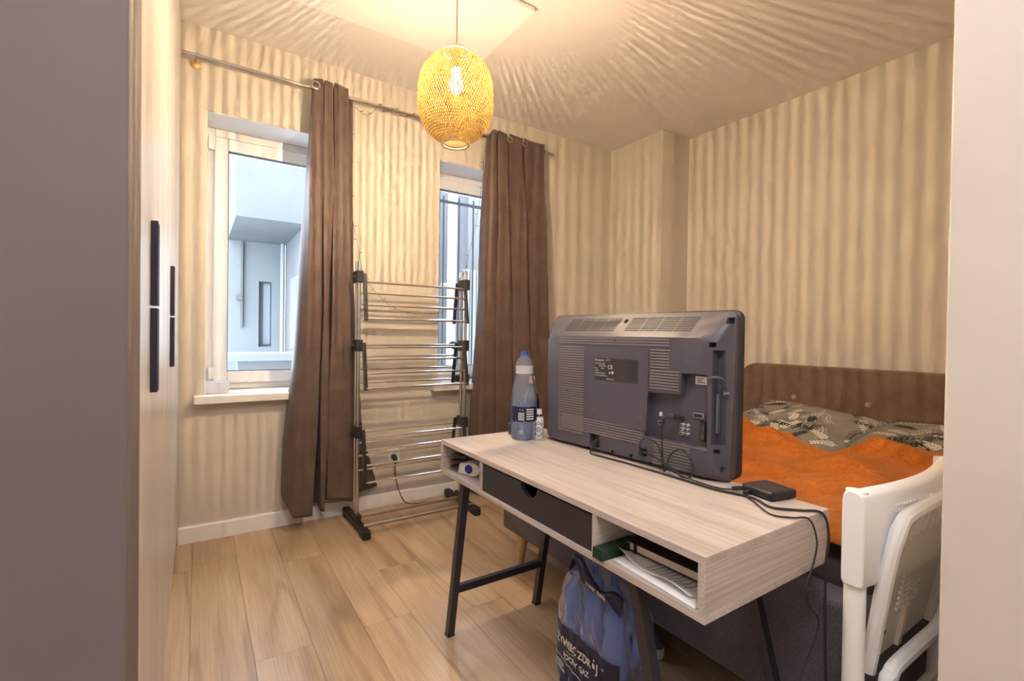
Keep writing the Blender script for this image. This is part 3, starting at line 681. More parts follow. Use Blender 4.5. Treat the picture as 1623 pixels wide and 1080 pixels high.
for (yt, yb, yb2) in ((1.505, 1.640, 1.630), (.715, .560, .560)):
    for xt, xb in ((.800, .812), (1.205, 1.222)):
        g = build('leg', MB().bar((xt, yt, DZ0), (xb, yb, .004), LG, LG, (1, 0, 0)), 'black_metal', dk, bevel=.0015)
        build('foot_cap', MB().box((xb-.015, yb-.015, 0), (xb+.015, yb+.015, .006)), 'black_pl', g)
    t = (DZ0-.195)/DZ0; y = yt+(yb-yt)*t
    build('leg_brace', MB().bar((.81, y, .195), (1.23, y, .195), .022, LG), 'black_metal', dk, bevel=.0015)
    build('leg_plate', MB().box((.79, yt-.02, DZ0-.004), (1.235, yt+.02, DZ0)), 'black_metal', dk)

# ------------------------------------------------------------------ television (frame: x along the back, y into the set, z up)
ta = Vector((1.125, 1.45, DZ1)); ang = math.atan2(-.99611, .08809)
tv = thing('television', 'black flat television seen from behind, standing on the desk', 'television', ta, ang)
SL, SRr, ZT = -.042, .693, .476
def rrect(x0, x1, z0, z1, y, r, n=6):
    out = []
    for cx, cz, a0 in ((x1-r, z0+r, -PI/2), (x1-r, z1-r, 0), (x0+r, z1-r, PI/2), (x0+r, z0+r, PI)):
        for i in range(n+1): t = a0+i*PI/2/n; out.append(Vector((cx+r*math.cos(t), y, cz+r*math.sin(t))))
    return out
def loft(loops, caps=True):
    mb = MB(); n = len(loops[0]); vs = [v for l in loops for v in l]; fs = []
    for i in range(len(loops)-1):
        for k in range(n): fs.append((i*n+k, i*n+(k+1) % n, (i+1)*n+(k+1) % n, (i+1)*n+k))
    if caps: fs += [tuple(range(n))[::-1], tuple((len(loops)-1)*n+k for k in range(n))]
    return mb.add(vs, fs)
shell = loft([rrect(SL, SRr, 0, ZT, .072, .022), rrect(SL, SRr, 0, ZT, .036, .022), rrect(SL+.004, SRr-.004, .003, ZT-.006, .031, .024),
              rrect(SL+.030, SRr-.030, .010, .412, .004, .040), rrect(SL+.042, SRr-.042, .014, .400, 0, .045)])
for q in shell.v:
    if q.z > .400: q.y += .030*min(1, (q.z-.400)/.070)*(1 if q.y < .05 else 0)
sh = build('rear_shell', shell, 'tv', tv, smooth=True, world=False, angle=28)
B = lambda a, b: MB().box(a, b)
rec = MB().prism([(.440, .092), (.647, .089), (.643, .298), (.563, .297), (.561, .234), (.440, .230)], 'Y', -.02, .028)
cut(sh, [rec, B((.656, -.02, .105), (.676, .034, .366)), B((.6765, -.02, .105), (.690, .030, .366)), B((.212, -.02, .020), (.255, .03, .066)),
         B((.645, -.02, .374), (.664, .03, .388)), B((.675, -.02, .030), (.690, .03, .046)), B((.661, -.02, .082), (.675, .03, .093)),
         B((.455, -.02, .004), (.468, .03, .016)), B((.383, -.02, .014), (.395, .03, .025)), B((.308, -.02, .013), (.320, .03, .023)), B((.200, -.02, .006), (.210, .02, .016)),
         B((.425, -.02, .030), (.450, .03, .052)), B((.672, -.02, .440), (.690, .07, .458)), B((.320, .02, .445), (.333, .08, .458)), B((-.034, .0, .440), (-.026, .05, .455))])
build('screen_bezel', loft([rrect(SL-.006, SRr+.006, -.0, ZT+.004, .094, .026), rrect(SL-.006, SRr+.006, -.0, ZT+.004, .076, .026), rrect(SL, SRr, 0.002, ZT, .072, .022)]), 'black_pl', tv, smooth=True, world=False)
build('screen', MB().box((SL+.03, .0935, .04), (SRr-.03, .0955, ZT-.035)), 'tv_dark', tv, world=False)
rb = MB(); p = .00875
def ribs(x0, x1, z0, z1):
    z = z1
    while z > z0:
        rb.box((x0, -.0022, z-.0042), (x1, .001, z)); z -= p
ribs(.054, .523, .372, .395); ribs(.054, .183, .052, .363); ribs(.455, .523, .302, .363); ribs(.455, .555, .242, .300); ribs(.075, .433, .068, .112); ribs(.474, .595, .016, .082)
stuff(build('vent_ribs', rb, 'tv_rib', tv, world=False))
slt = MB()
def slope(x, z): return .004+.005 + (z-.412)/(.470-.412)*(.061-.009)
for r_ in range(8):
    z = .419 + r_*.0058; y = slope(0, z)
    for (x0, x1, sh0) in ((.062, .300, .0012), (.338, .585, .0012)):
        n = 4
        for k in range(n):
            a_ = x0+(x1-x0)*k/n+.002+r_*sh0; b_ = x0+(x1-x0)*(k+1)/n-.002+r_*sh0
            slt.add([(a_, y-.0009, z), (b_, y-.0009, z), (b_, y+.0002, z+.0024), (a_, y+.0002, z+.0024)], [(0, 1, 2, 3)])
stuff(build('vent_slots', slt, 'tv_dark', tv, world=False))
build('mount_plate', MB().prism([(.187, .118), (.445, .106), (.45, .232), (.452, .362), (.185, .365)], 'Y', -.0022, .001), 'tv', tv, world=False)
for s, z in ((.221, .346), (.411, .345), (.231, .146), (.423, .147), (.32, .388), (.10, .20), (.30, .09), (.535, .25)):
    q = build('screw', MB().tube([(s, -.0028, z), (s, .002, z)], .0048, 12), 'tv_rib', tv, world=False)
    build('screw_hole', MB().tube([(s, -.0032, z), (s, .001, z)], .003, 8), 'tv_dark', q, world=False)
lb = build('rating_label', MB().box((.232, -.0032, .252), (.411, -.002, .327)), 'black_front', tv, world=False)
build('label_border', MB().box((.322, -.0034, .253), (.410, -.0030, .326)), mat('dark_label', (.035, .026, .03), .5), lb, world=False)
def place(body, size, s, z, y, mt, par, name='lettering', xs=1., bold=0, align='LEFT'):
    vs, fs = text_mesh(body, size, align, bold, xs); return MB().add([(s+v_.x, y, z+v_.y) for v_ in vs], fs)
tx = MB()
for body, size, s, z in (('Panasonic', .0105, .234, .3165), ('LCD TV', .0062, .281, .3185), ('MODEL', .0055, .234, .307), ('TX-L32', .0085, .252, .305), ('AC 220-240 V', .0058, .252, .298), ('CE', .018, .291, .292), ('50 Hz', .0055, .234, .290), ('90 W', .0058, .262, .290), ('HDMI', .006, .236, .282), ('DOLBY', .006, .236, .274), ('DIGITAL', .006, .258, .274), ('CAUTION', .0058, .234, .266), ('SERIAL No.', .0058, .262, .266), ('MADE IN EU', .0058, .285, .256)):
    q = place(body, size, s, z, -.0042, None, None); tx.add(q.v, q.f)
tx.add([(.296, -.0042, .276), (.304, -.0042, .276), (.300, -.0042, .284)], [(0, 1, 2)]).add([(.308, -.0042, .276), (.315, -.0042, .276), (.315, -.0042, .284), (.308, -.0042, .284)], [(0, 1, 2, 3)])
stuff(build('label_lettering', tx, 'paperwhite', lb, world=False))
tx = MB()
for i in range(9): tx.add([(.345+.02*((i*7) % 3), -.0044, .318-i*.0068), (.407, -.0044, .318-i*.0068), (.407, -.0044, .3205-i*.0068), (.345+.02*((i*7) % 3), -.0044, .3205-i*.0068)], [(0, 1, 2, 3)])
stuff(build('label_lines', tx, 'black_pl', lb, world=False))
st = build('white_sticker', MB().box((.592, .0265, .266), (.627, .0285, .289)), 'paperwhite', tv, world=False); st['label'] = 'white sticker in the connector recess'
tx = MB()
for i, (a_, b_) in enumerate(((.596, .618), (.597, .612), (.597, .615), (.597, .623))): tx.add([(a_, .0262, .283-i*.0042), (b_, .0262, .283-i*.0042), (b_, .0262, .285-i*.0042), (a_, .0262, .285-i*.0042)], [(0, 1, 2, 3)])
stuff(build('sticker_lines', tx, 'black_pl', st, world=False))
M['rca'] = mat('grey_white_socket', (.50, .48, .48), .45)
# connectors sit in the recess (floor of the recess is at y = .028)
for i in range(3):
    for j in range(2):
        s, z = .557+.0155*j, .1435-.0125*i
        q = build('phono_socket', MB().tube([(s, .014, z), (s, .028, z)], .0049, 14), 'rca', tv, world=False, smooth=True)
        build('socket_hole', MB().tube([(s, .0114, z), (s, .02, z)], .0026, 10), 'tv_dark', q, world=False)
q = build('aerial_socket', MB().tube([(.487, .010, .140), (.487, .028, .140)], .0075, 14), 'chrome', tv, world=False, smooth=True)
build('socket_hole', MB().tube([(.487, .0094, .140), (.487, .02, .140)], .004, 10), 'tv_dark', q, world=False)
q = build('scart_socket', MB().prism([(.612, .107), (.627, .104), (.627, .160), (.612, .163)], 'Y', .020, .028), 'tv_dark', tv, world=False)
pn_ = MB()
for i in range(10):
    for j in range(2): pn_.box((.6155+.006*j, .0192, .112+.0046*i), (.6185+.006*j, .0202, .1145+.0046*i))
stuff(build('scart_pins', pn_, 'chrome', q, world=False))
q = build('hdmi_port', MB().box((.590, .020, .170), (.622, .028, .184)), 'greytext', tv, world=False)
build('port_hole', MB().box((.593, .0192, .1725), (.619, .0205, .1815)), 'tv_dark', q, world=False)
q = build('usb_port', MB().box((.513, .020, .158), (.527, .028, .170)), 'chrome', tv, world=False); build('port_hole', MB().box((.515, .0192, .160), (.525, .0205, .166)), 'tv_dark', q, world=False)
build('audio_jack', MB().box((.476, .022, .158), (.483, .028, .170)), 'whitepl', tv, world=False)
build('slot_card', MB().box((.660, .020, .135), (.664, .034, .245)), 'galv', tv, world=False)
build('cable_hook', MB().tube(smoothpath([(.652, .004, .286), (.655, -.006, .290), (.672, -.006, .293), (.684, .0, .290), (.686, .012, .284)], 4), .004, 8), 'tv', tv, world=False, smooth=True)
q = build('ridge_lip', MB().box((.440, -.0005, .0865), (.648, .003, .0895)), 'tv_rib', tv, world=False)
for y, s, z in ((.014, .690, .25),): build('edge_screw', MB().tube([(s-.004, y, z), (s+.0, y+.012, z)], .005, 10), 'chrome', tv, world=False)
build('power_inlet', MB().box((.236, .006, .024), (.252, .028, .058)), 'tv_dark', tv, world=False)

TM = Matrix.Translation(ta) @ Matrix.Rotation(ang, 4, 'Z')
def T(s, y, z): return TM @ Vector((s, y, z))
# ------------------------------------------------------------------ set-top box and cables
sb = thing('set_top_box', 'small flat black media box on the desk beside the television', 'media box', (1.227, .655, DZ1), math.radians(-12))
build('case', loft([rrect(-.050, .050, -.040, .040, 0, .008)]) if False else MB().box((-.048, -.046, .002), (.040, .046, .024)), 'black_pl', sb, world=False, bevel=.006, seg=3)
build('foot_pad', MB().box((-.03, -.03, 0), (.03, .03, .003)), 'black_pl', sb, world=False)
def bx(x, y, z): return Matrix.Translation(Vector((1.227, .655, DZ1))) @ Matrix.Rotation(math.radians(-12), 4, 'Z') @ Vector((x, y, z))
hc = thing('hdmi_cable', 'black video cable looping from television back to the media box', 'cable', T(.55, -.02, .1))
build('plug', MB().bar(T(.557, .022, .163), T(.540, -.014, .166), .019, .010), 'black_pl', hc, bevel=.002)
pts = [T(.542, -.014, .166), T(.520, -.022, .158), T(.515, -.022, .12), T(.517, -.02, .06), T(.521, -.02, .015), T(.530, -.022, .010), T(.545, -.024, .055), T(.575, -.024, .080), T(.605, -.024, .068), T(.620, -.026, .035), T(.612, -.028, .010), T(.595, -.030, .006), T(.585, -.032, .008), T(.560, -.03, .022), T(.50, -.026, .040), T(.455, -.022, .048)]
build('cable', MB().tube(smoothpath(pts, 7), .0028, 8), 'black_pl', hc, smooth=True)
sc_ = thing('signal_cable', 'black cable arching from the lower television socket across to media box', 'cable', T(.44, -.02, .05))
build('plug', MB().bar(T(.437, .02, .042), T(.437, -.016, .040), .016, .016), 'black_pl', sc_, bevel=.002)
pts = [T(.437, -.014, .042), T(.436, -.020, .062), T(.447, -.022, .085), T(.470, -.022, .092), T(.500, -.022, .082), T(.518, -.026, .055), T(.535, -.028, .025), T(.57, -.03, .012), T(.63, -.034, .006), T(.70, -.038, .005), bx(-.075, .05, .007), bx(-.050, .038, .012)]
build('cable', MB().tube(smoothpath(pts, 7), .0024, 8), 'black_pl', sc_, smooth=True)
build('plug_end', MB().bar(bx(-.075, .05, .009), bx(-.046, .036, .012), .013, .008), 'black_pl', sc_, bevel=.002)
pc = thing('power_cable', 'black mains cable from television running along desk edge to the floor', 'cable', T(.26, -.02, .02))
build('plug', MB().bar(T(.244, .010, .040), T(.250, -.022, .030), .018, .018), 'black_pl', pc, bevel=.003)
pts = [T(.250, -.02, .030), T(.243, -.026, .012), T(.250, -.034, .004), T(.30, -.036, .004), T(.40, -.034, .004), T(.52, -.040, .004), T(.62, -.046, .004), T(.70, -.052, .004), (1.155, .66, .754), (1.130, .60, .754), (1.165, .555, .754), (1.205, .522, .750), (1.216, .512, .70), (1.205, .512, .62), (1.20, .508, .45), (1.205, .50, .25), (1.20, .49, .05), (1.16, .42, .006), (1.05, .36, .006)]
build('cable', MB().tube(smoothpath(pts, 6), .0030, 8), 'black_pl', pc, smooth=True)
ac = thing('adapter_cable', 'thin black cable from media box hanging crookedly over the desk end', 'cable', (1.1, .6, DZ1))
pts = [bx(-.05, .02, .010), bx(-.07, .01, .004), (1.130, .64, .7535), (1.085, .575, .7535), (1.105, .540, .7535), (1.145, .522, .748), (1.160, .512, .70), (1.145, .511, .655), (1.110, .510, .612), (1.120, .508, .57), (1.160, .505, .525), (1.13, .50, .49), (1.05, .49, .44), (.99, .48, .36), (.97, .47, .2), (.96, .45, .05), (.95, .40, .006), (.9, .35, .006)]
build('cable', MB().tube(smoothpath(pts, 6), .0020, 7), 'black_pl', ac, smooth=True)
build('plug_end', MB().bar(bx(-.072, .012, .008), bx(-.044, .022, .011), .012, .008), 'black_pl', ac, bevel=.002)

# ------------------------------------------------------------------ bottles on the desk
def bottle_profile(R, h):
    return [(0, .008), (R*.55, .004), (R*.9, 0), (R*.985, .012*h/.33), (R, .03*h/.33), (R*.96, .075*h/.33), (R, .085*h/.33), (R, .135*h/.33), (R*.985, .15*h/.33), (R*.93, .19*h/.33), (R*.78, .225*h/.33), (R*.66, .25*h/.33), (R*.64, .265*h/.33), (R*.68, .285*h/.33), (R*.62, .30*h/.33), (R*.36, .318*h/.33), (R*.29, .323*h/.33), (R*.28, .335*h/.33)]
wb_ = thing('water_bottle', 'clear plastic sparkling-water bottle with blue cap and dark label on desk', 'bottle', (1.062, 1.525, DZ1))
R_ = .0505
build('bottle', MB().lathe([(r, z) for r, z in bottle_profile(R_, .328)], 32, (0, 0, .001)), 'pet', wb_, world=False, smooth=True, angle=70)
build('water', MB().lathe([(0, .01), (R_*.9, .006), (R_*.965, .03), (R_*.94, .075), (R_*.97, .086), (R_*.97, .15), (0, .1505)], 32), 'water', wb_, world=False, smooth=True)
lbp = [(R_*1.012, .072), (R_*1.012, .128)]
lb = build('label', MB().lathe(lbp, 40), 'navy', wb_, world=False, smooth=True)
def wrap_text(mb, body, size, R, ang0, z, cx=0, cy=0, xs=1., bold=0):
    vs, fs = text_mesh(body, size, 'CENTER', bold, xs); mb.add([(cx+R*math.cos(ang0+v_.x/R), cy+R*math.sin(ang0+v_.x/R), z+v_.y) for v_ in vs], fs)
A0 = math.atan2(-1.525, -1.062)
tx = MB(); Rl = R_*1.02
def patch(mb, R, a0, a1, z0, z1): mb.add([(R*math.cos(a0+(a1-a0)*i/4), R*math.sin(a0+(a1-a0)*i/4), z) for z in (z0, z1) for i in range(5)], [(i, i+1, 6+i, 5+i) for i in range(4)])
patch(tx, Rl, A0-.42, A0+.02, .078, .106)
for i in range(5): patch(tx, Rl, A0+.2, A0+.82, .080+.009*i, .0845+.009*i)
patch(tx, Rl, A0-1.2, A0+1.25, .0735, .0755)
wrap_text(tx, '+ +', .012, Rl, A0-.2, .112)
stuff(build('label_print', tx, 'paperwhite', lb, world=False))
bc = MB()
for i in range(9): patch(bc, Rl+.0006, A0-.40+.045*i, A0-.40+.045*i+(.025 if i % 3 else .014), .080, .104)
stuff(build('barcode', bc, 'black_pl', lb, world=False))
nl = build('neck_label', MB().lathe([(R_*.665, .252), (R_*.655, .268), (R_*.69, .283)], 32), mat('pale_neck_label', (.62, .62, .60), .5), wb_, world=False, smooth=True)
build('cap', MB().lathe([(0, .338), (.0125, .338), (.0145, .335), (.0145, .322), (.0155, .321), (.0155, .316), (0, .316)], 24), 'bluecap', wb_, world=False, smooth=True)
pb = thing('patterned_bottle', 'small white perfume bottle with dark blue ornament, between water bottle and television', 'bottle', (1.115, 1.500, DZ1))
build('body', MB().lathe([(0, 0), (.019, 0), (.0205, .003), (.0205, .072), (.018, .080), (.010, .083), (0, .083)], 28), 'white', pb, world=False, smooth=True)
build('collar', MB().lathe([(.0095, .083), (.0095, .095), (0, .095)], 20), 'chrome', pb, world=False, smooth=True)
build('cap', MB().lathe([(0, .112), (.0115, .112), (.0128, .109), (.0128, .094), (0, .094)], 24), 'white', pb, world=False, smooth=True)
tx = MB(); A1 = math.atan2(-1.5, -1.115); RR = .0209
def ring2(c, z0, r, w, n=14):
    for i in range(n):
        t0, t1 = 2*PI*i/n, 2*PI*(i+1)/n
        tx.add([(RR*math.cos(A1+(c+q*math.cos(t))/RR), RR*math.sin(A1+(c+q*math.cos(t))/RR), z0+q*math.sin(t)) for q, t in ((r, t0), (r, t1), (r-w, t1), (r-w, t0))], [(0, 1, 2, 3)])
for c, z, r in ((0, .036, .010), (0, .036, .005), (-.013, .018, .006), (.013, .018, .006), (-.013, .056, .006), (.013, .056, .006), (0, .060, .006), (0, .012, .005), (-.024, .036, .008), (.024, .036, .008)): ring2(c, z, r, .0022)
stuff(build('ornament_print', tx, 'navy', pb, world=False))
ab = thing('dark_bottle', 'dark brown bottle with copper stopper standing behind the water bottle', 'bottle', (1.135, 1.575, DZ1))
build('body', MB().lathe([(0, 0), (.031, 0), (.034, .004), (.034, .135), (.029, .162), (.013, .182), (.011, .200), (0, .200)], 28), 'amber', ab, world=False, smooth=True)
build('lip', MB().lathe([(.011, .196), (.016, .198), (.016, .204), (.010, .206)], 20), 'amber', ab, world=False, smooth=True)
build('stopper', MB().lathe([(0, .234), (.010, .234), (.0115, .231), (.0115, .206), (0, .206)], 20), 'orange_cap', ab, world=False, smooth=True)
jr = thing('dark_jar', 'small dark round jar half hidden behind the water bottle', 'jar', (1.070, 1.605, DZ1))
build('jar', MB().lathe([(0, 0), (.021, 0), (.023, .003), (.023, .030), (0, .030)], 24), 'amber', jr, world=False, smooth=True)
build('lid', MB().lathe([(.0242, .030), (.0242, .043), (.022, .046), (0, .046)], 24), 'black_pl', jr, world=False, smooth=True)

# ------------------------------------------------------------------ things in the desk cubbies
zs = DZ0+th
tp = thing('tape_dispenser', 'white and clear sticky-tape dispenser in the left desk cubby', 'tape dispenser', (.838, 1.515, zs), math.radians(-60))
build('shell', loft([[Vector((.034*math.cos(t)*1.15, y, .025+.0245*math.sin(t))) for t in [i*2*PI/24 for i in range(24)]] for y in (-.022, -.018, .018, .022)]), 'white', tp, world=False, smooth=True, bevel=.002)
build('cutter_hood', MB().prism([(-.058, .004), (-.025, .001), (-.025, .047), (-.050, .040)], 'Y', -.018, .018), 'traypl', tp, world=False, bevel=.003)
build('blue_roll', MB().tube([(-.008, -.0235, .025), (-.008, .0235, .025)], .016, 20), 'bluecap', tp, world=False, smooth=True)
ck = thing('charger_cable', 'coiled black charger cable beside the tape dispenser in left cubby', 'cable', (.88, 1.56, zs))
pts = [(.825+.034*math.cos(t)*(1-.02*t), 1.598+.036*math.sin(t), zs+.005+.0035*t) for t in [i*.45 for i in range(40)]]
build('cable', MB().tube(pts, .003, 7), 'black_pl', ck, smooth=True)
build('charger', MB().box((.87, 1.42, zs), (.93, 1.47, zs+.04)), 'black_pl', ck, bevel=.004)
gb = thing('green_box', 'slim dark green cardboard box at the front of the right cubby', 'box', (.822, .7955, zs), math.radians(-1))
bxm = MB().box((-.058, -.015, 0), (.060, -.0138, .024)).box((-.058, .0138, 0), (.060, .015, .024)).box((-.058, -.0138, 0), (.060, .0138, .0012)).box((-.058, -.0138, .0228), (.060, .0138, .024)).box((.058, -.0138, .0012), (.060, .0138, .0228))
build('sleeve', bxm, 'green', gb, world=False)
build('tray', MB().box((-.056, -.0132, .0016), (.056, .0132, .0222)), mat('darker_green', (.006, .035, .014), .5), gb, world=False)
# loose papers
def paper(label, cx, cy, w, l, rz, zf, seedv, par=None):
    r = Matrix.Translation(Vector((cx, cy, zs))) @ Matrix.Rotation(rz, 4, 'Z')
    mb = MB().grid(lambda u, v: r @ Vector(((u-.5)*w, (v-.5)*l, zf(u, v))), 20, 24)
    return one('paper_sheet', mb, 'paperwhite', label, 'paper', (cx, cy, zs), 'papers in the right cubby', smooth=True, solid=.0006, angle=80)
paper('flat white sheet lying at the bottom of the right cubby', .862, .660, .15, .225, -.06, lambda u, v: .0012+.003*u*v, 1)
PF = lambda u, v: .0022+.002*math.sin(5*v+2*u)**2+(.011+.010*v)*max(0, (.24-u)/.24)**2*(.55+.45*math.sin(7*v+.5))
o = paper('creased printed sheet curling up toward the green box', .905, .672, .20, .215, -.10, PF, 2)
pm = MB(); rr_ = random.Random(4)
r = Matrix.Translation(Vector((.905, .672, zs))) @ Matrix.Rotation(-.10, 4, 'Z')
for i in range(9):
    v0 = .12+.06*i; u1 = rr_.uniform(.3, .75)
    f = lambda u, v: r @ Vector(((u-.5)*.19, (v-.5)*.215, PF(u, v)+.0009))
    pm.add([f(.06+(u1-.06)*q/4, v0+d) for d in (0, .014) for q in range(5)], [(q, q+1, q+6, q+5) for q in range(4)])
k = build('printed_lines', pm, 'greytext', o, world=True); stuff(k)
nb = thing('notebook', 'black hardcover notebook with elastic band on a stack in right cubby', 'notebook', (.926, .690, zs+.0075), math.radians(2.5))
build('cover', MB().box((-.072, -.105, .019), (.072, .105, .0215)).box((-.072, -.105, 0), (.072, .105, .0025)).box((.069, -.105, .0025), (.072, .105, .019)), 'black_front', nb, world=False, bevel=.001)
build('pages', MB().box((-.069, -.102, .0026), (.068, .102, .0189)), 'cream', nb, world=False)
build('elastic', MB().box((-.0732, .072, -.0008), (.0732, .079, .0223)), 'black_pl', nb, world=False)
bk = thing('brown_book', 'thin cream-edged book with a brown cover under the black notebook', 'book', (1.105, .665, zs+.016), math.radians(-2))
build('cover', MB().box((-.085, -.12, 0), (.085, .12, .0015)).box((-.085, -.12, .0115), (.085, .12, .013)), mat('brown_cover', (.10, .065, .05), .5), bk, world=False)
build('pages', MB().box((-.081, -.117, .0016), (.083, .117, .0114)), 'cream', bk, world=False)
kb = thing('cardboard_box', 'low kraft cardboard box at the back of the right cubby under books', 'box', (1.06, .665, zs), 0)
build('carton', MB().box((-.045, -.115, .012), (.14, .118, .0155)).box((-.045, -.115, 0), (.14, .118, .003)).box((-.04, -.11, .003), (.135, .113, .012)), mat('kraft_card', (.42, .30, .18), .8), kb, world=False)

# ------------------------------------------------------------------ pack of water bottles under the desk
PX, PY = 1.090, 1.100
for i in range(3):
    for j in range(2):
        lab = ['front-row bottle at window end of shrink-wrapped pack', 'front-row middle bottle in the shrink-wrapped pack', 'front-row bottle nearest the desk leg in the pack',
               'rear-row bottle at window end of shrink-wrapped pack', 'rear-row middle bottle in the shrink-wrapped pack', 'rear-row bottle nearest the desk leg in the pack'][i+3*j]
        x, y = PX-.046+.092*j, PY+.092-.092*i
        b = thing('packed_bottle', 'blue water ' + lab, 'bottle', (x, y, .004), group='water bottles in the pack')
        build('bottle', MB().lathe(bottle_profile(.0445, .345), 22), 'petb', b, world=False, smooth=True, angle=70)
        build('water', MB().lathe([(0, .01), (.039, .006), (.0425, .03), (.041, .075), (.0425, .09), (.0425, .16), (.039, .2), (.030, .245), (.0, .246)], 18), 'water', b, world=False, smooth=True)
        build('cap', MB().lathe([(0, .368), (.013, .368), (.0148, .365), (.0148, .345), (0, .345)], 18), 'bluecap', b, world=False, smooth=True)
        lb = build('label', MB().lathe([(.0452, .085), (.0452, .150)], 24), 'navy', b, world=False, smooth=True)
        tx = MB()
        A2 = PI+.35-.3*i
        patch(tx, .0457, A2-.35, A2+.35, .090, .124); wrap_text(tx, '+ +', .012, .0457, A2, .131)
        stuff(build('label_print', tx, 'paperwhite', lb, world=False))
ps = thing('bottle_pack_wrap', 'crinkled clear wrap with navy print around water bottles under the desk', 'shrink wrap', (PX, PY, 0))
HA, HB = .098, .146
def rad_at(phi, z):
    c, s = abs(math.cos(phi)), abs(math.sin(phi)); e = 4.2
    return ((c/HA)**e+(s/HB)**e)**(-1/e)
def wrapP(u, z, off=0):
    phi = 2*PI*u; k = lerp(z, [(0, .96), (.02, 1.0), (.27, 1.0), (.32, .93), (.36, .72), (.40, .42), (.425, .20), (.445, .13), (.47, .24)])
    r = rad_at(phi, z); cx, cy = PX, PY + lerp(z, [(0, 0), (.30, 0), (.45, .055), (.47, .06)])
    wr = .0055*math.sin(9*phi+14*z)*math.sin(31*z+2*phi) + .004*math.sin(17*phi-40*z) + .003*math.sin(29*phi+70*z)
    if .04 < z < .24 and math.cos(phi) < -.2: wr *= .35
    r = (r+off+wr*min(1, z/.02))*k
    return Vector((cx+r*math.cos(phi), cy+r*math.sin(phi), max(.001, z)))
def wfn(u, v): return wrapP(u, .0015+.4685*v)
o = build('film', MB().grid(wfn, 96, 60, True), 'film', ps, smooth=True, angle=80)
def frontU(dy):                                    # parameter u on the film for a front point dy from the centre
    lo, hi = PI*.5, PI*1.5                         # phi from +Y side, via -X, to -Y side
    for _ in range(30):
        m_ = (lo+hi)/2; y = rad_at(m_, .1)*math.sin(m_)
        if y > dy: lo = m_
        else: hi = m_
    return (lo+hi)/2/(2*PI)
def lblfn(u, v):
    dy = .138-.274*u; zt = .205-.022*math.sin(PI*(u*1.1))*0 - .03*u*0 + .012*math.sin(3*u+.4)
    return wrapP(frontU(dy), .030+(zt-.030)*v, .0022)
lb = build('printed_panel', MB().grid(lblfn, 40, 16), 'navy', ps, smooth=True, angle=80)
tx = MB()
def onfront(body, size, y0, z0, xs=1., bold=0, shear=0):
    vs, fs = text_mesh(body, size, 'LEFT', bold, xs)
    tx.add([wrapP(frontU(y0-v_.x), z0+v_.y+shear*v_.x, .0050) for v_ in vs], fs)
onfront('ŻYWIEC ZDRÓJ', .035, .110, .156, .75, .0011)
onfront('MOCNY GAZ', .024, .080, .119, .82, .0007)
onfront('WIELKA', .016, .122, .084, .85, .0005); onfront('BUTELKA', .016, .122, .068, .80, .0005)
onfront('1,75 L', .040, .058, .038, .84, .0012)
onfront('gratis', .012, -.03, .075, 1.); onfront('naturalna', .010, .06, .1425, 1.); onfront('®', .012, -.088, .172)
for i in range(24):
    u0_, u1_ = i/24, (i+1)/24; Z = lambda u: .110-.062*u**1.8
    tx.add([wrapP(frontU(.135-.265*u), Z(u)+d, .0050) for u, d in ((u0_, 0), (u1_, 0), (u1_, .003), (u0_, .003))], [(0, 1, 2, 3)])
stuff(build('lettering', tx, 'paperwhite', lb))
# carrying strap, black with white print
sp = smoothpath([(PX-.02, PY+.115, .345), (PX-.045, PY+.115, .385), (PX-.055, PY+.09, .425), (PX-.065, PY+.05, .425), (PX-.075, PY+.01, .400), (PX-.080, PY-.05, .380), (PX-.075, PY-.10, .385), (PX-.06, PY-.13, .36)], 6)
mb = MB(); vs = []
for i, p in enumerate(sp):
    w = .016+.010*math.sin(i*.35); vs += [p+Vector((-.004, 0, -w)), p+Vector((.010, 0, w))]
mb.add(vs, [(2*i, 2*i+2, 2*i+3, 2*i+1) for i in range(len(sp)-1)])
hs = build('carry_strap', mb, 'navy', ps, smooth=True, solid=.001, angle=80)
tx = MB(); vs, fs = text_mesh('ŻYWIEC ZDRÓJ', .015, 'LEFT', .0002, .8)
tx.add([(PX-.0865+.00*v_.x, PY-.005-v_.x, .383+v_.y-.12*v_.x) for v_ in vs], fs)
stuff(build('strap_lettering', tx, 'paperwhite', hs))

# ------------------------------------------------------------------ shoe under the desk
so = thing('shoe', 'dark sneaker with white sole on the floor behind the desk leg', 'shoe', (1.425, 1.235, 0), math.radians(-108))
def sole(z, k): return [Vector((x*k, y*k, z)) for x, y in [(.13*math.cos(t), .044*math.sin(t)*(1-.18*math.cos(t)*-1*.5)) for t in [i*2*PI/28 for i in range(28)]]]
build('sole', loft([sole(0, .97), sole(.006, 1.0), sole(.030, 1.0), sole(.034, .97)]), 'white', so, world=False, smooth=True)
def up(z, k, cx, kk): return [Vector((cx+(v_.x)*k, v_.y*kk, z)) for v_ in sole(0, 1)]
build('upper', loft([up(.030, .97, 0, .97), up(.055, .95, 0, .93), up(.075, .75, -.028, .85), up(.095, .52, -.055, .75), up(.100, .48, -.058, .66)]), 'bed', so, world=False, smooth=True, angle=60)

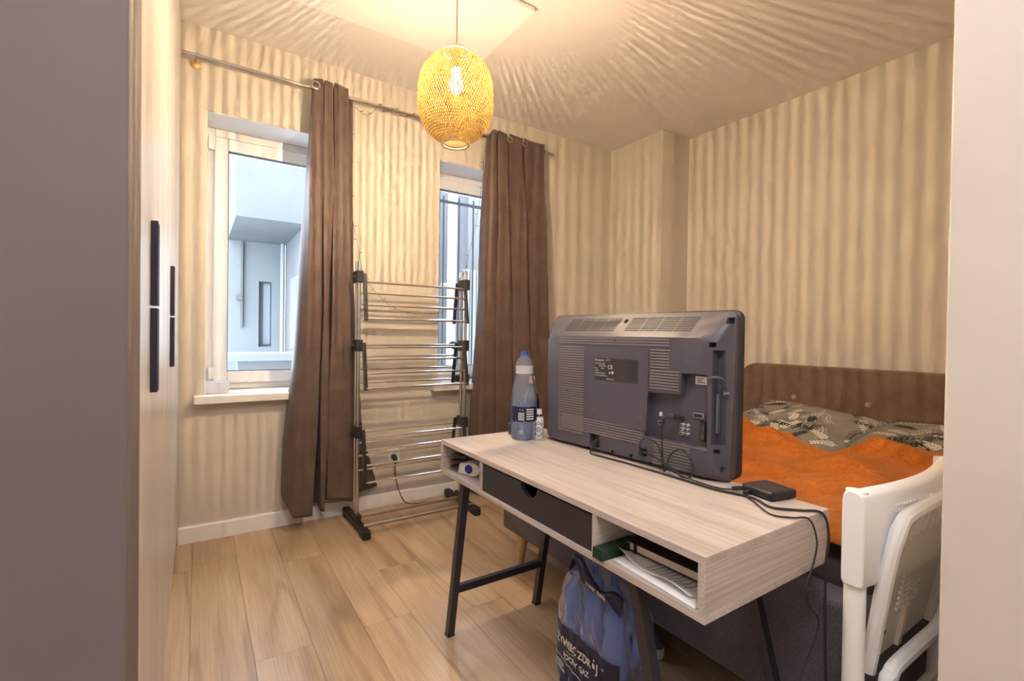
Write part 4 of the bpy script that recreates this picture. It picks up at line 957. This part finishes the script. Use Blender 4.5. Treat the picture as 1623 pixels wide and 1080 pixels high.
# ------------------------------------------------------------------ folding chair by the near wall
ch = thing('folding_chair', 'white plastic folding chair, folded upright against near wall and bed', 'chair', (1.25, .40, 0))
CHS = (.045, -.022, -.012)
CX0, CX1 = 1.003, 1.530
def backfn(u, v):
    x = CX0+(CX1-CX0)*u; z = .690+.180*v; y = .420-.026*math.sin(PI*u)-.006*v
    return Vector((x, y, z - (.012*(1-math.sin(PI*min(1, u*1.0)))**4 if v > .9 else 0)))
def backshell():
    mb = MB(); n = 28; prof = [(-.016, .690), (-.020, .70), (-.020, .850), (-.017, .866), (-.008, .873), (.008, .873), (.016, .866), (.018, .850), (.018, .70), (.014, .690)]
    loops = []
    for i in range(n+1):
        u = i/n; x = CX0+(CX1-CX0)*u; yc = .424-.030*math.sin(PI*u); loops.append([Vector((x, yc+p[0], p[1])) for p in prof])
    return loft(loops)
build('backrest', backshell(), 'whitepl', ch, smooth=True, bevel=.003, angle=50)
for i in range(2):
    tx = MB()
    vs = [(1.10+.010*k, .424-.030*math.sin(PI*(1.10+.01*k-CX0)/(CX1-CX0))-.0215, .838-.012*i) for k in range(16)]
    for q in vs: tx.box((q[0], q[1]-.0012, q[2]), (q[0]+.004, q[1]+.002, q[2]+.004))
    stuff(build('embossed_marks', tx, 'whitepl', ch))
for x in (CX0+.020, CX1-.020):
    g = build('front_leg', MB().tube([(x, .424, .86), (x, .424, .45), (x, .440, 0.0)], [.019, .019, .017], 14, flat=.8), 'whitepl', ch, smooth=True)
    build('foot_cap', MB().tube([(x, .440, 0), (x, .4385, .04)], .021, 14), 'whitepl', g, smooth=True)
# seat folded up: underside faces the hall
SM = Matrix.Translation(Vector((1.245, .395, .655))) @ Matrix.Rotation(math.radians(9), 4, 'X')
def sbox(a, b): return MB().box(a, b, SM)
def seatplate():
    pl_ = [(-.165, -.155), (.165, -.155), (.185, .06), (.17, .150), (.12, .172), (-.12, .172), (-.17, .150), (-.185, .06)]
    mb = MB().prism(pl_, 'Y', .004, .016); mb.v = [SM @ q for q in mb.v]; return mb
st_ = build('seat', seatplate(), 'whitepl', ch, bevel=.004)
def rimtube(): 
    pts = [(-.165, 0, -.155), (-.183, 0, .06), (-.168, 0, .150), (-.12, 0, .172), (.12, 0, .172), (.168, 0, .150), (.183, 0, .06), (.165, 0, -.155)]
    return MB().tube([SM @ Vector(p) for p in smoothpath(pts, 4)], .013, 10)
build('seat_rim', rimtube(), 'whitepl', st_, smooth=True)
rbm = MB()
for k in range(9): rbm.box((-.150+.036*k, -.007, .118), (-.144+.036*k, .006, .160), SM)
stuff(build('stiffening_ribs', rbm, 'whitepl', st_))
dots = MB()
for i in range(12):
    for j in range(9): dots.box((-.075+.013*j, -.0006, -.055+.0125*i), (-.068+.013*j, .005, -.0485+.0125*i), SM)
stuff(build('dotted_grip', dots, 'white', st_))
lbs = MB(); 
for (a_, b_, z_, h_) in ((-.10, -.072, .098, .006), (-.10, -.07, .088, .008), (-.04, .012, .106, .003), (-.04, .008, .100, .003), (-.15, -.10, -.10, .008), (-.15, -.13, -.12, .012)): lbs.box((a_, .0025, z_), (b_, .005, z_+h_), SM)
stuff(build('moulded_print', lbs, 'greytext', st_))
build('seat_strut', sbox((-.03, -.004, -.15), (-.012, .006, -.055)), 'cream', st_)
rl = [(1.42, .352, .815), (1.41, .358, .74), (1.385, .366, .62), (1.355, .374, .545), (1.32, .378, .520), (1.24, .380, .516), (1.10, .380, .516), (1.075, .381, .505), (1.065, .385, .47), (1.06, .395, .2), (1.06, .40, 0)]
build('rear_leg', MB().tube(smoothpath(rl, 5), .0135, 10), 'whitepl', ch, smooth=True)
rl2 = [(1.46, .352, .80), (1.455, .358, .60), (1.45, .366, .45), (1.445, .385, .2), (1.44, .40, 0)]
build('rear_leg', MB().tube(smoothpath(rl2, 5), .0135, 10), 'whitepl', ch, smooth=True)
build('pivot_bolt', MB().tube([(1.372, .353, .60), (1.372, .345, .60)], .008, 12), 'galv', ch, smooth=True)
build('hinge_pin', MB().tube([(1.40, .40, .79), (1.40, .33, .79)], .014, 12), 'whitepl', ch, smooth=True)
build('cross_tube', MB().tube([(CX0+.02, .43, .33), (CX1-.02, .43, .33)], .011, 10), 'whitepl', ch, smooth=True)

for o in list(ch.children):
    if o.name.startswith(('front_leg', 'rear_leg')): o.location = (CHS[0], CHS[1], 0); continue
    o.location = CHS
ch.location = (1.25, .40, 0)
